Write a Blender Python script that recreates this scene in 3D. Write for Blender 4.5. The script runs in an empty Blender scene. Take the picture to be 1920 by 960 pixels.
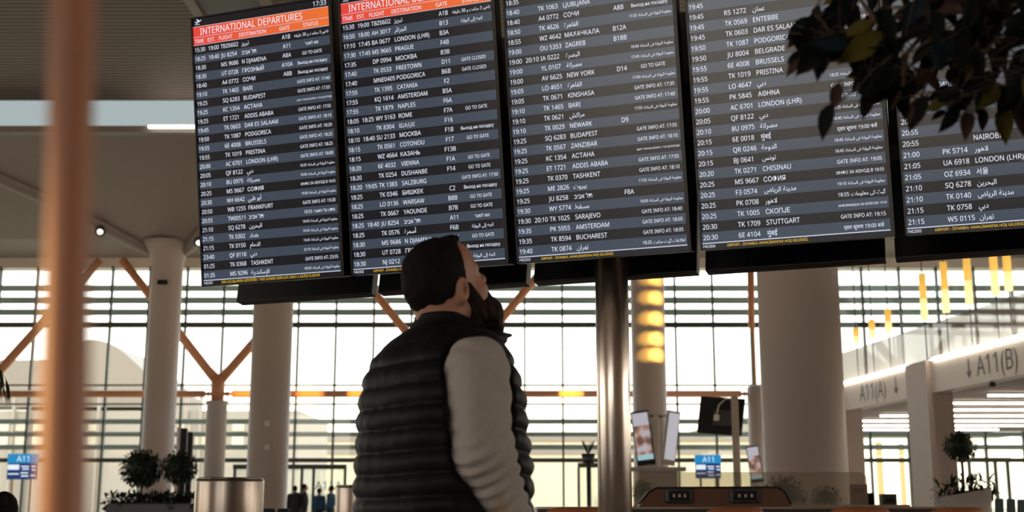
import bpy, bmesh, math, random
import numpy as np
from mathutils import Vector, Matrix, Euler

R = math.radians
PI = math.pi
scene = bpy.context.scene
COL = scene.collection

# ---------------------------------------------------------------- camera
F = 2350.0                       # focal length in pixels of the 1920 x 960 frame
PITCH = R(11.27)
CZ = 1.0                         # eye height
cam_data = bpy.data.cameras.new('camera')
cam_data.sensor_width = 36.0
cam_data.sensor_fit = 'HORIZONTAL'
cam_data.lens = F / 1920 * 36
cam_data.clip_start = 0.05
cam_data.clip_end = 2000
cam_data.dof.use_dof = True
cam_data.dof.focus_distance = 5.3
cam_data.dof.aperture_fstop = 3.7
cam = bpy.data.objects.new('camera', cam_data)
COL.objects.link(cam)
cam.location = (0, 0, CZ)
cam.rotation_euler = (PI / 2 + PITCH, 0, 0)
scene.camera = cam

# ---------------------------------------------------------------- view, sky, light
scene.view_settings.view_transform = 'Standard'
scene.view_settings.look = 'None'
scene.view_settings.gamma = 1.0
scene.view_settings.use_curve_mapping = False
scene.view_settings.exposure = 0.0
scene.cycles.use_denoising = True
scene.cycles.max_bounces = 8
scene.cycles.transparent_max_bounces = 24
scene.cycles.caustics_reflective = False
scene.cycles.caustics_refractive = False
scene.cycles.sample_clamp_indirect = 4.0

SKY_STRENGTH = 3.4
world = bpy.data.worlds.new('sky')
scene.world = world
world.use_nodes = True
nt = world.node_tree
nt.nodes.clear()
tc = nt.nodes.new('ShaderNodeTexCoord')
sx = nt.nodes.new('ShaderNodeSeparateXYZ')
rp = nt.nodes.new('ShaderNodeValToRGB')
bg = nt.nodes.new('ShaderNodeBackground')
ow = nt.nodes.new('ShaderNodeOutputWorld')
nt.links.new(tc.outputs['Generated'], sx.inputs[0])
nt.links.new(sx.outputs['Z'], rp.inputs[0])
nt.links.new(rp.outputs[0], bg.inputs[0])
nt.links.new(bg.outputs[0], ow.inputs[0])
bg.inputs[1].default_value = SKY_STRENGTH
e = rp.color_ramp.elements
e[0].position = 0.0
e[0].color = (1.0, 0.80, 0.56, 1)
e[1].position = 0.6
e[1].color = (0.80, 0.90, 1.0, 1)
m_ = rp.color_ramp.elements.new(0.08)
m_.color = (1.0, 0.92, 0.80, 1)
m_ = rp.color_ramp.elements.new(0.2)
m_.color = (0.97, 0.97, 0.95, 1)


def lamp(name, kind, loc, target, energy, color, **kw):
    d = bpy.data.lights.new(name, kind)
    d.energy = energy
    d.color = color
    for k, v in kw.items():
        setattr(d, k, v)
    o = bpy.data.objects.new(name, d)
    COL.objects.link(o)
    o.location = loc
    o.rotation_euler = (Vector(target) - Vector(loc)).to_track_quat('-Z', 'Y').to_euler()
    return o


# SUN PATCHES: low sun falling between the louvres of the side windows, as narrow beams
SUN_AT = Vector((14.0, 16.0, 9.0))
SUN_COL = (1.0, 0.56, 0.10)


# ---------------------------------------------------------------- pixel <-> world
CP, SP = math.cos(PITCH), math.sin(PITCH)


def at(px, py, Y):
    """world point on the depth plane Y seen at that pixel"""
    a, b = (px - 960) / F, (480 - py) / F
    d = Vector((a, CP - b * SP, SP + b * CP))
    k = Y / d.y
    return Vector((d.x * k, Y, CZ + d.z * k))


def zat(py, Y):
    return at(960, py, Y).z


for px_, py_, wd_, yy_, pw_ in [(x_, y_, 34, 40.4, q_ * (1.0 if x_ > 1225 else 0.55)) for y_, q_ in ((522, 60000), (557, 75000), (596, 85000), (634, 90000), (664, 85000)) for x_ in (1214, 1230, 1241)] + [
        (460, 738, 60, 44.9, 150000), (520, 738, 60, 44.9, 120000), (580, 738, 60, 44.9, 130000), (668, 738, 40, 44.9, 120000), (1062, 738, 34, 44.9, 150000), (1082, 738, 30, 44.9, 130000)]:
    t_ = at(px_, py_, yy_)
    s_ = SUN_AT if yy_ < 42 else Vector((3.0, 14.0, 4.6))
    d_ = (t_ - s_).length
    lamp('sun_beam', 'SPOT', s_, t_, pw_ * (d_ / 26) ** 2, SUN_COL, spot_size=max(R(1.0), 2 * math.atan(wd_ * yy_ / F / 2 / d_)), spot_blend=0.9, shadow_soft_size=0.02)
lamp('sun_beam', 'SPOT', (-3.2, 0.35, 1.35), (-0.235, 0.65, 1.00), 420, (1.0, 0.58, 0.17), spot_size=R(8.5), spot_blend=1.0, shadow_soft_size=0.05)


# ---------------------------------------------------------------- materials
def mat(name, col, rough=0.6, metal=0.0, var=0.06, scale=6.0, emit=None, estr=1.0, spec=0.5, bump=0.0, sheen=0.0, coat=0.0, stretch=None):
    m = bpy.data.materials.new(name)
    m.use_nodes = True
    t = m.node_tree
    b = t.nodes['Principled BSDF']
    b.inputs['Roughness'].default_value = rough
    b.inputs['Metallic'].default_value = metal
    b.inputs['Specular IOR Level'].default_value = spec
    b.inputs['Sheen Weight'].default_value = sheen
    b.inputs['Coat Weight'].default_value = coat
    tcx = t.nodes.new('ShaderNodeTexCoord')
    mp = t.nodes.new('ShaderNodeMapping')
    if stretch:
        mp.inputs['Scale'].default_value = stretch
    nz = t.nodes.new('ShaderNodeTexNoise')
    nz.inputs['Scale'].default_value = scale
    nz.inputs['Detail'].default_value = 4
    t.links.new(tcx.outputs['Object'], mp.inputs[0])
    t.links.new(mp.outputs[0], nz.inputs['Vector'])
    mx = t.nodes.new('ShaderNodeMix')
    mx.data_type = 'RGBA'
    mx.inputs[6].default_value = (*[c * (1 - var) for c in col], 1)
    mx.inputs[7].default_value = (*[min(1, c * (1 + var)) for c in col], 1)
    t.links.new(nz.outputs['Fac'], mx.inputs[0])
    t.links.new(mx.outputs[2], b.inputs['Base Color'])
    if bump:
        bp = t.nodes.new('ShaderNodeBump')
        bp.inputs['Strength'].default_value = bump
        bp.inputs['Distance'].default_value = 0.01
        t.links.new(nz.outputs['Fac'], bp.inputs['Height'])
        t.links.new(bp.outputs[0], b.inputs['Normal'])
    if emit:
        b.inputs['Emission Color'].default_value = (*emit, 1)
        b.inputs['Emission Strength'].default_value = estr
    return m


def glass(name, tint=(0.95, 0.97, 0.97), refl=0.06, diff=0.0, dcol=(0.8, 0.78, 0.72), ior=1.45):
    m = bpy.data.materials.new(name)
    m.use_nodes = True
    t = m.node_tree
    t.nodes.clear()
    out = t.nodes.new('ShaderNodeOutputMaterial')
    tr = t.nodes.new('ShaderNodeBsdfTransparent')
    tr.inputs[0].default_value = (*tint, 1)
    gl = t.nodes.new('ShaderNodeBsdfGlossy')
    gl.inputs['Roughness'].default_value = 0.02
    fr = t.nodes.new('ShaderNodeLayerWeight')
    fr.inputs[0].default_value = 0.5
    pw = t.nodes.new('ShaderNodeMath')
    pw.operation = 'POWER'
    pw.inputs[1].default_value = 5.0
    t.links.new(fr.outputs['Facing'], pw.inputs[0])
    mu = t.nodes.new('ShaderNodeMath')
    mu.operation = 'MULTIPLY_ADD'
    mu.inputs[1].default_value = min(0.95, refl * 20)
    mu.inputs[2].default_value = refl
    mu.use_clamp = True
    t.links.new(pw.outputs[0], mu.inputs[0])
    base = tr
    if diff > 0:
        df = t.nodes.new('ShaderNodeBsdfTranslucent')
        df.inputs[0].default_value = (*dcol, 1)
        df2 = t.nodes.new('ShaderNodeBsdfDiffuse')
        df2.inputs[0].default_value = (*dcol, 1)
        ma = t.nodes.new('ShaderNodeMixShader')
        ma.inputs[0].default_value = 0.5
        t.links.new(df.outputs[0], ma.inputs[1])
        t.links.new(df2.outputs[0], ma.inputs[2])
        mb = t.nodes.new('ShaderNodeMixShader')
        mb.inputs[0].default_value = diff
        t.links.new(tr.outputs[0], mb.inputs[1])
        t.links.new(ma.outputs[0], mb.inputs[2])
        base = mb
    ms = t.nodes.new('ShaderNodeMixShader')
    t.links.new(mu.outputs[0], ms.inputs[0])
    t.links.new(base.outputs[0], ms.inputs[1])
    t.links.new(gl.outputs[0], ms.inputs[2])
    t.links.new(ms.outputs[0], out.inputs[0])
    return m


def stripes(name, c0, c1, axis, pitch, duty=0.5, rough=0.6, bump=0.0, spec=0.3):
    """bars of colour along one object axis (slatted metal ceilings, wood grain)"""
    m = mat(name, c0, rough, spec=spec)
    t = m.node_tree
    b = t.nodes['Principled BSDF']
    tcx = t.nodes.new('ShaderNodeTexCoord')
    sp = t.nodes.new('ShaderNodeSeparateXYZ')
    t.links.new(tcx.outputs['Object'], sp.inputs[0])
    d = t.nodes.new('ShaderNodeMath')
    d.operation = 'DIVIDE'
    d.inputs[1].default_value = pitch
    t.links.new(sp.outputs[axis], d.inputs[0])
    f = t.nodes.new('ShaderNodeMath')
    f.operation = 'FRACT'
    t.links.new(d.outputs[0], f.inputs[0])
    g = t.nodes.new('ShaderNodeMath')
    g.operation = 'LESS_THAN'
    g.inputs[1].default_value = duty
    t.links.new(f.outputs[0], g.inputs[0])
    mx = t.nodes.new('ShaderNodeMix')
    mx.data_type = 'RGBA'
    mx.inputs[6].default_value = (*c1, 1)
    mx.inputs[7].default_value = (*c0, 1)
    t.links.new(g.outputs[0], mx.inputs[0])
    t.links.new(mx.outputs[2], b.inputs['Base Color'])
    return m


# ---------------------------------------------------------------- mesh builder
class MB:
    def __init__(self):
        self.bm = bmesh.new()
        self.mi = 0

    def _mark(self, verts, fs=None):
        s = set()
        for v in verts:
            for f in v.link_faces:
                s.add(f)
        for f in s:
            f.material_index = self.mi
        return self

    def quad(self, *ps):
        vs = [self.bm.verts.new(p) for p in ps]
        f = self.bm.faces.new(vs)
        f.material_index = self.mi
        return self

    def box(self, c, s, rot=None, bevel=0.0, taper=None):
        """c centre, s full size; taper = (kx, ky) scale of the top face"""
        tmp = bmesh.new()
        bmesh.ops.create_cube(tmp, size=1.0)
        for v in tmp.verts:
            if taper and v.co.z > 0:
                v.co.x *= taper[0]
                v.co.y *= taper[1]
            v.co = Vector((v.co.x * s[0], v.co.y * s[1], v.co.z * s[2]))
        if bevel:
            bmesh.ops.bevel(tmp, geom=list(tmp.edges), offset=bevel, segments=2, affect='EDGES', profile=0.6)
        M = Matrix.Translation(Vector(c))
        if rot is not None:
            M = M @ (rot.to_4x4() if isinstance(rot, Matrix) else Euler(rot).to_matrix().to_4x4())
        self._merge(tmp, M)
        return self

    def span(self, a, b, bevel=0.0):
        a, b = Vector(a), Vector(b)
        return self.box((a + b) / 2, [abs(b[i] - a[i]) for i in range(3)], bevel=bevel)

    def _merge(self, tmp, M=None):
        vm = {}
        for v in tmp.verts:
            vm[v] = self.bm.verts.new((M @ v.co) if M is not None else v.co)
        for f in tmp.faces:
            try:
                nf = self.bm.faces.new([vm[v] for v in f.verts])
                nf.material_index = self.mi
                nf.smooth = f.smooth
            except ValueError:
                pass
        tmp.free()

    def tube(self, pts, r, n=12, caps=True):
        """tube along a polyline; r a number or one per point"""
        pts = [Vector(p) for p in pts]
        rs = r if isinstance(r, (list, tuple)) else [r] * len(pts)
        rings = []
        ref = None
        for i, p in enumerate(pts):
            d = (pts[min(i + 1, len(pts) - 1)] - pts[max(i - 1, 0)]).normalized()
            if ref is None:
                ref = Vector((0, 0, 1)) if abs(d.z) < 0.9 else Vector((1, 0, 0))
            u = d.cross(ref).normalized()
            w = u.cross(d).normalized()
            ref = w
            rings.append([self.bm.verts.new(p + (u * math.cos(2 * PI * k / n) + w * math.sin(2 * PI * k / n)) * rs[i]) for k in range(n)])
        for a, b in zip(rings, rings[1:]):
            for k in range(n):
                f = self.bm.faces.new((a[k], a[(k + 1) % n], b[(k + 1) % n], b[k]))
                f.smooth = True
                f.material_index = self.mi
        if caps:
            for rg in (rings[0][::-1], rings[-1]):
                f = self.bm.faces.new(rg)
                f.material_index = self.mi
        return self

    def lathe(self, prof, c=(0, 0, 0), n=32, smooth=True):
        """prof: (radius, z) pairs"""
        c = Vector(c)
        rings = []
        for r, z in prof:
            rings.append([self.bm.verts.new(c + Vector((r * math.cos(2 * PI * k / n), r * math.sin(2 * PI * k / n), z))) for k in range(n)])
        for a, b in zip(rings, rings[1:]):
            for k in range(n):
                f = self.bm.faces.new((a[k], a[(k + 1) % n], b[(k + 1) % n], b[k]))
                f.smooth = smooth
                f.material_index = self.mi
        for rg, rev in ((rings[0], True), (rings[-1], False)):
            try:
                f = self.bm.faces.new(rg[::-1] if rev else rg)
                f.material_index = self.mi
            except ValueError:
                pass
        return self

    def prism(self, poly, origin, ux, uy, depth):
        """polygon (2-D) extruded: origin + x*ux + y*uy, thickness along ux x uy"""
        ux, uy = Vector(ux), Vector(uy)
        n = ux.cross(uy).normalized() * depth
        o = Vector(origin)
        a = [self.bm.verts.new(o + ux * x + uy * y) for x, y in poly]
        b = [self.bm.verts.new(o + ux * x + uy * y + n) for x, y in poly]
        k = len(poly)
        fs = [self.bm.faces.new(a[::-1]), self.bm.faces.new(b)]
        for i in range(k):
            fs.append(self.bm.faces.new((a[i], a[(i + 1) % k], b[(i + 1) % k], b[i])))
        for f in fs:
            f.material_index = self.mi
        return self

    def grid(self, fn, us, vs, smooth=True):
        g = [[self.bm.verts.new(fn(u, v)) for v in vs] for u in us]
        for i in range(len(us) - 1):
            for j in range(len(vs) - 1):
                f = self.bm.faces.new((g[i][j], g[i + 1][j], g[i + 1][j + 1], g[i][j + 1]))
                f.smooth = smooth
                f.material_index = self.mi
        return self

    def ball(self, c, r, sub=2, jitter=0.0):
        tmp = bmesh.new()
        bmesh.ops.create_icosphere(tmp, subdivisions=sub, radius=1.0)
        rr = r if isinstance(r, (tuple, list)) else (r, r, r)
        for v in tmp.verts:
            k = 1 + random.uniform(-jitter, jitter)
            v.co = Vector((v.co.x * rr[0] * k, v.co.y * rr[1] * k, v.co.z * rr[2] * k))
        for f in tmp.faces:
            f.smooth = True
        self._merge(tmp, Matrix.Translation(Vector(c)))
        return self

    def build(self, name, m, parent=None, local=False, kind=None, fixn=True):
        if fixn:
            bmesh.ops.recalc_face_normals(self.bm, faces=self.bm.faces)
        if parent is not None and not local:
            inv = parent_world(parent).inverted()
            bmesh.ops.transform(self.bm, matrix=inv, verts=self.bm.verts)
        me = bpy.data.meshes.new(name)
        self.bm.to_mesh(me)
        self.bm.free()
        for k in (m if isinstance(m, (list, tuple)) else [m]):
            me.materials.append(k)
        o = bpy.data.objects.new(name, me)
        COL.objects.link(o)
        if parent is not None:
            o.parent = parent
        if kind:
            o['kind'] = kind
        return o


def parent_world(o):
    M = Matrix.LocRotScale(o.location, o.rotation_euler, o.scale)
    return parent_world(o.parent) @ M if o.parent else M


def recenter(o):
    """move the origin of a one-mesh thing to its base"""
    me = o.data
    xs = [v.co for v in me.vertices]
    c = Vector(((min(v.x for v in xs) + max(v.x for v in xs)) / 2, (min(v.y for v in xs) + max(v.y for v in xs)) / 2, min(v.z for v in xs)))
    me.transform(Matrix.Translation(-c))
    o.location = c
    return o


def thing(name, label, cat, loc=(0, 0, 0), rot=(0, 0, 0), group=None):
    o = bpy.data.objects.new(name, None)
    o.empty_display_size = 0.1
    COL.objects.link(o)
    o.location = loc
    o.rotation_euler = rot
    o['label'] = label
    o['category'] = cat
    if group:
        o['group'] = group
    return o


def tag(o, label, cat, group=None):
    o['label'] = label
    o['category'] = cat
    if group:
        o['group'] = group
    return o


def copy_tree(o, parent=None):
    c = o.copy()
    COL.objects.link(c)
    c.parent = parent
    for ch in [x for x in bpy.data.objects if x.parent == o]:
        copy_tree(ch, c)
    return c


# ---------------------------------------------------------------- signed-distance sculpting
def surface_nets(Fv, xs, ys, zs):
    nx, ny, nz = Fv.shape
    S = Fv < 0
    c = [(0, 0, 0), (1, 0, 0), (0, 1, 0), (1, 1, 0), (0, 0, 1), (1, 0, 1), (0, 1, 1), (1, 1, 1)]
    cnt = np.zeros((nx - 1, ny - 1, nz - 1), np.int8)
    for a, b, d in c:
        cnt += S[a:nx - 1 + a, b:ny - 1 + b, d:nz - 1 + d]
    act = (cnt > 0) & (cnt < 8)
    ii, jj, kk = np.nonzero(act)
    idx = -np.ones(act.shape, np.int64)
    idx[ii, jj, kk] = np.arange(len(ii))
    val = np.stack([Fv[ii + a, jj + b, kk + d] for a, b, d in c], 1)
    P = np.stack([np.stack([xs[ii + a], ys[jj + b], zs[kk + d]], 1) for a, b, d in c], 1)
    acc = np.zeros((len(ii), 3))
    n = np.zeros(len(ii))
    for a in range(8):
        for b in range(a + 1, 8):
            if bin(a ^ b).count('1') != 1:
                continue
            m = (val[:, a] < 0) != (val[:, b] < 0)
            t = val[m, a] / (val[m, a] - val[m, b])
            acc[m] += P[m, a] + (P[m, b] - P[m, a]) * t[:, None]
            n[m] += 1
    V = acc / n[:, None]
    Q = []
    for ax in range(3):
        sl0 = [slice(None)] * 3
        sl1 = [slice(None)] * 3
        sl0[ax] = slice(0, -1)
        sl1[ax] = slice(1, None)
        ch = S[tuple(sl0)] != S[tuple(sl1)]
        u, w = (ax + 1) % 3, (ax + 2) % 3
        g = np.nonzero(ch)
        g = [np.array(x) for x in g]
        ok = (g[u] > 0) & (g[w] > 0) & (g[u] < Fv.shape[u] - 1) & (g[w] < Fv.shape[w] - 1)
        g = [x[ok] for x in g]
        ins = S[g[0], g[1], g[2]]

        def cell(du, dw):
            h = [x.copy() for x in g]
            h[u] -= du
            h[w] -= dw
            return idx[h[0], h[1], h[2]]
        q = np.stack([cell(1, 1), cell(0, 1), cell(0, 0), cell(1, 0)], 1)
        q[~ins] = q[~ins][:, ::-1]
        Q.append(q)
    return V, np.concatenate(Q)


def sdf_object(fn, lo, hi, step, name, m, parent=None, axes=None):
    if axes is None:
        axes = [np.arange(lo[i], hi[i] + step, step) for i in range(3)]
    X, Y, Z = np.meshgrid(*[a.astype(np.float32) for a in axes], indexing='ij', sparse=True)
    Fv = np.broadcast_to(fn(X, Y, Z), (len(axes[0]), len(axes[1]), len(axes[2])))
    V, Q = surface_nets(Fv, *axes)
    me = bpy.data.meshes.new(name)
    me.from_pydata(V.tolist(), [], Q.tolist())
    me.polygons.foreach_set('use_smooth', [True] * len(me.polygons))
    me.materials.append(m)
    o = bpy.data.objects.new(name, me)
    COL.objects.link(o)
    o.parent = parent
    return o


def s_ell(X, Y, Z, c, r):
    x, y, z = (X - c[0]) / r[0], (Y - c[1]) / r[1], (Z - c[2]) / r[2]
    k = np.sqrt(x * x + y * y + z * z)
    k2 = np.sqrt((x / r[0]) ** 2 + (y / r[1]) ** 2 + (z / r[2]) ** 2) + 1e-6
    return k * (k - 1) / k2


def s_cap(X, Y, Z, a, b, ra, rb):
    d = [b[i] - a[i] for i in range(3)]
    L = d[0] ** 2 + d[1] ** 2 + d[2] ** 2
    t = np.clip(((X - a[0]) * d[0] + (Y - a[1]) * d[1] + (Z - a[2]) * d[2]) / L, 0, 1)
    return np.sqrt((X - a[0] - t * d[0]) ** 2 + (Y - a[1] - t * d[1]) ** 2 + (Z - a[2] - t * d[2]) ** 2) - (ra + (rb - ra) * t)


def smin(a, b, k):
    h = np.clip(0.5 + 0.5 * (b - a) / k, 0, 1)
    return b + (a - b) * h - k * h * (1 - h)


def smax(a, b, k):
    return -smin(-a, -b, k)


def wob(X, Y, Z, f, seed=0.0):
    """smooth pseudo-noise in -1..1"""
    return (np.sin(f * X * 1.0 + 1.7 * np.sin(f * Y * 0.8 + seed) + seed) +
            np.sin(f * Y * 1.1 + 1.3 * np.sin(f * Z * 0.9 + 2 * seed) + 2.1) +
            np.sin(f * Z * 0.95 + 1.9 * np.sin(f * X * 0.7 + seed) + 4.2)) / 3

# ================================================================ THE HALL
M = {}
M['floor'] = mat('pale polished stone', (0.42, 0.37, 0.32), 0.25, scale=2)
M['ceil'] = stripes('brown slatted ceiling', (0.34, 0.27, 0.225), (0.09, 0.07, 0.06), 'Y', 0.24, 0.62)
M['vault'] = stripes('ribbed vault metal', (0.35, 0.29, 0.248), (0.25, 0.207, 0.176), 'Y', 0.13, 0.6, rough=0.5)
M['vault_trim'] = mat('vault edge metal', (0.30, 0.26, 0.23), 0.45)
M['column'] = mat('warm white column paint', (0.57, 0.485, 0.44), 0.45, var=0.03)
M['wall'] = mat('brown wall panels', (0.45, 0.35, 0.27), 0.6)
M['mullion'] = mat('dark green grey aluminium', (0.055, 0.075, 0.068), 0.4)
M['louvre'] = mat('grey louvre aluminium', (0.42, 0.47, 0.47), 0.5)
_t = M['louvre'].node_tree
_tl = _t.nodes.new('ShaderNodeBsdfTranslucent')
_tl.inputs[0].default_value = (0.105, 0.125, 0.120, 1)
_ad = _t.nodes.new('ShaderNodeAddShader')
_t.links.new(_t.nodes['Principled BSDF'].outputs[0], _ad.inputs[0])
_t.links.new(_tl.outputs[0], _ad.inputs[1])
_t.links.new(_ad.outputs[0], _t.nodes['Material Output'].inputs[0])
M['copper'] = mat('copper painted steel', (0.73, 0.335, 0.17), 0.45)
M['glass'] = glass('window glass', (0.93, 0.96, 0.95), 0.03)
M['clere'] = glass('blue tinted skylight glass', (0.36, 0.385, 0.385), 0.02)
M['black'] = mat('matt black plastic', (0.010, 0.010, 0.012), 0.5, spec=0.25)
M['dark'] = mat('dark grey metal', (0.05, 0.05, 0.055), 0.4)
M['steel'] = mat('brushed stainless steel', (0.74, 0.65, 0.57), 0.26, 1.0, scale=3, stretch=(14, 14, 0.3), var=0.2)  # brushed grain; vertical light streaks are put into the colour too
M['satin'] = mat('satin steel tube', (0.85, 0.75, 0.64), 0.35, 0.3, var=0.1)
M['lamp'] = mat('lit lamp diffuser', (0.9, 0.88, 0.8), 0.4, emit=(1.0, 0.93, 0.80), estr=2.2)
M['led_wash'] = mat('bright led strip', (0.9, 0.88, 0.8), 0.4, emit=(1.0, 0.86, 0.72), estr=16.0)
M['led'] = mat('lit led strip', (0.9, 0.88, 0.8), 0.4, emit=(1.0, 0.90, 0.78), estr=10.0)
M['white'] = mat('white paint', (0.85, 0.79, 0.73), 0.45, var=0.03)
M['gate_ceil'] = mat('taupe gate ceiling', (0.42, 0.36, 0.32), 0.6)
M['cream'] = mat('cream terminal facade', (0.43, 0.365, 0.30), 0.7)
M['roof'] = mat('pale vaulted roof', (0.33, 0.27, 0.215), 0.6)
M['apron'] = mat('sunlit concrete apron', (0.46, 0.37, 0.25), 0.9)
M['pane_bright'] = mat('far window panes', (0.80, 0.70, 0.52), 0.3)  # pale colour stands in for lit windows
M['letter'] = mat('grey letters', (0.12, 0.115, 0.11), 0.5)

YW = 46.0


def struct(mb, name, m, parent=None, **k):
    return mb.build(name, m, parent, kind=None if parent is not None else 'structure', **k)


struct(MB().span((-60, -22, -0.3), (60, YW + 0.3, 0)), 'floor', M['floor'])
wb = MB()  # unseen wall; its opening is added for sky glare on the boards
for a_ in ((-60, -22.5, 0, 13.2), (-3, 60, 0, 13.2), (-22.5, -3, 0, 2.0), (-22.5, -3, 9.0, 13.2)):
    wb.span((a_[0], -22.3, a_[2]), (a_[1], -22, a_[3]))
struct(wb, 'wall_back', M['wall'])
struct(MB().span((-44.3, 22, 0), (-44, YW, 10.2)), 'wall_light_block', M['wall'])  # unseen wall added to keep side light off the far columns
struct(MB().span((-60, -22, 13.0), (60, 36.2, 13.2)), 'ceiling', M['ceil'])

# dark roof panel edged by two pale trims, above the first board
struct(MB().span((-7.6, 14, 12.93), (-6.0, 31, 13.02)), 'ceiling_panel', M['dark'])
for k_, x_ in ((8, -7.75), (9, -5.95)):
    struct(MB().span((x_ - 0.12, 14, 12.86), (x_ + 0.12, 31.2, 13.02)), 'trim_%d' % k_, M['vault_trim'])

# clerestory strip between slatted ceiling and vault
w2 = MB().span((-60, 36.2, 12.12), (60, 36.24, 13.0)).build('window_2', M['clere'], kind='structure')
lip = MB()
lip.span((-60, 35.95, 11.93), (60, 36.3, 12.13))
struct(lip, 'trim_1', M['vault_trim'])

# vault that comes down to the facade, stepped along arches that land on the columns
COLX = -12.08
SPAN = 16.85


def arch_y(X):
    t = abs((X - COLX + SPAN / 2) % SPAN - SPAN / 2)
    return 43.2 - 7.0 * math.sin(PI / 2 * min(1, max(0, (t - 0.55) / 7.9)))


def vault_z(X, Y):
    z = 12.0 - 0.316 * (Y - 36.2) if Y < 43 else 9.85 - 0.03 * (Y - 43)
    d = Y - arch_y(X)
    s = min(1, max(0, d / 0.25))
    return z + 0.32 * s * s * (3 - 2 * s)


v = MB()
v.grid(lambda x, y: (x, y, vault_z(x, y)), np.linspace(-40, 40, 320), np.linspace(36.2, YW + 0.2, 90))
struct(v, 'ceiling_vault', M['vault'])
for k in range(-2, 3):
    xa = COLX + k * SPAN
    t = MB()
    pts = []
    for i in range(61):
        X = xa - SPAN / 2 + SPAN * i / 60
        Y = arch_y(X)
        pts.append((X, Y + 0.05, vault_z(X, Y - 0.02) - 0.02))
    t.tube(pts, 0.24, 10)
    struct(t, 'trim_%d' % (k + 4), M['vault_trim'])
struct(MB().span((-40, YW - 0.1, 9.7), (40, YW + 0.6, 10.3)), 'trim_7', M['white'])


def round_column(name, px, Y, dia, ztop, flare=True):
    X = at(px, 700, Y).x
    r = dia / 2
    prof = [(r * 1.06, 0), (r * 1.06, 0.12), (r, 0.14), (r, ztop - 0.7)]
    if flare:
        prof += [(r * 1.03, ztop - 0.6), (r * 1.18, ztop - 0.32), (r * 1.55, ztop - 0.1), (r * 1.95, ztop + 0.05)]
    else:
        prof += [(r, ztop)]
    o = MB().lathe(prof, n=64).build(name, M['column'])
    o.location = (X, Y, 0)
    o['kind'] = 'structure'
    return o


ca = round_column('column', 303, 43.2, 1.09, 10.0)
cb = round_column('column', 508, 35.0, 1.12, 12.99, False)
cc = round_column('column', 1217, 41.0, 1.12, 10.55, False)
cd = round_column('column', 1503, 17.0, 1.10, 12.99, False)

# ---------------------------------------------------------------- curtain wall
win = bpy.data.objects.new('window_1', None)
COL.objects.link(win)
win['kind'] = 'structure'
win.location = (0, YW, 0)
mu = MB()
for k in range(-22, 44):
    X = COLX + 1.394 * k
    mu.span((X - 0.035, YW - 0.12, 0), (X + 0.035, YW + 0.06, 9.75))
for py, h in ((609.5, 0.19), (722.5, 0.055), (758, 0.055), (863, 0.15)):
    z = zat(py, YW)
    mu.span((-43, YW - 0.1, z - h / 2), (50, YW + 0.05, z + h / 2))
mu.build('frame', M['mullion'], win)
MB().span((-43, YW, 0), (50, YW + 0.015, 9.75)).build('glass_pane', M['glass'], win)
for y0, y1 in ((535, 546), (557.5, 569), (580, 591), (786, 795), (810, 818.5), (834, 843)):
    yl = YW + 0.75
    za, zb = zat(y1, yl), zat(y0, yl)
    MB().box((3.5, yl, (za + zb) / 2), (93, 0.05, (zb - za) * 1.05), bevel=0.015).build('louvre', M['louvre'], win)

# ---------------------------------------------------------------- copper steel: branching struts and tie beam
YS = 45.0


def branching_strut(px, label, n):
    base = at(px, 740, YS)
    t = thing('branching_strut', label, 'strut', (base.x, YS, 0), group=None)
    zt = zat(752, YS)
    MB().lathe([(0.36, 0), (0.36, zt - 0.12), (0.40, zt - 0.1), (0.40, zt), (0.2, zt)], (base.x, YS, 0), 36).build('pedestal', M['column'], t)
    zn = zat(712, YS)
    MB().tube([(base.x, YS, zt - 0.05), (base.x, YS, zn + 0.1)], [0.22, 0.26], 20).build('neck', M['copper'], t)
    for s in (-1, 1):
        a = Vector((base.x + s * 0.02, YS, zn - 0.05))
        b = Vector((base.x + s * 0.42, YS, zn + 0.38))
        c = Vector((base.x + s * 3.72, YS, zat(487, YS)))
        MB().tube([a, b, b.lerp(c, 0.5), c], [0.2, 0.165, 0.16, 0.15], 14).build('branch', M['copper'], t)
    return t


branching_strut(-24, 'copper Y-shaped steel strut at the far left edge, standing before the window', 0)
branching_strut(408, 'copper Y-shaped steel strut on a grey pedestal between two round columns', 1)
branching_strut(840, 'copper Y-shaped steel strut behind the man, arms rising on both sides of him', 2)

zb = zat(738.5, YS)
tb = MB()
for a, b in ((-60, 384), (436, 1389)):
    xa, xb = at(a, 738, YS).x, at(b, 738, YS).x
    tb.tube([(xa, YS, zb), (xb, YS, zb)], 0.122, 16)
for a, b in ((384, 398), (418, 436), (1389, 1404)):
    xa, xb = at(a, 738, YS).x, at(b, 738, YS).x
    tb.tube([(xa, YS, zb), (xb, YS, zb)], 0.06, 12)
    tb.tube([(xa + (xb - xa) * .35, YS, zb), (xa + (xb - xa) * .6, YS, zb)], 0.085, 12)
tag(recenter(tb.build('tie_beam', M['copper'])), 'long horizontal copper steel tube running across the tall window', 'beam')

t = thing('corner_strut', 'copper strut seen edge-on above a short grey pillar right of the dark monitor', 'strut', (at(1417, 740, YS).x, YS, 0))
xs = t.location.x
MB().lathe([(0.31, 0), (0.31, zat(726, YS)), (0.05, zat(722, YS))], (xs, YS, 0), 32).build('pedestal', M['column'], t)
MB().tube([(xs, YS, zat(725, YS)), (xs, YS, zat(622, YS)), (xs - 0.06, YS, zat(612, YS)), (xs - 0.06, YS - 0.3, 9.8)], [0.05, 0.05, 0.13, 0.13], 12).build('branch', M['copper'], t)

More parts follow.
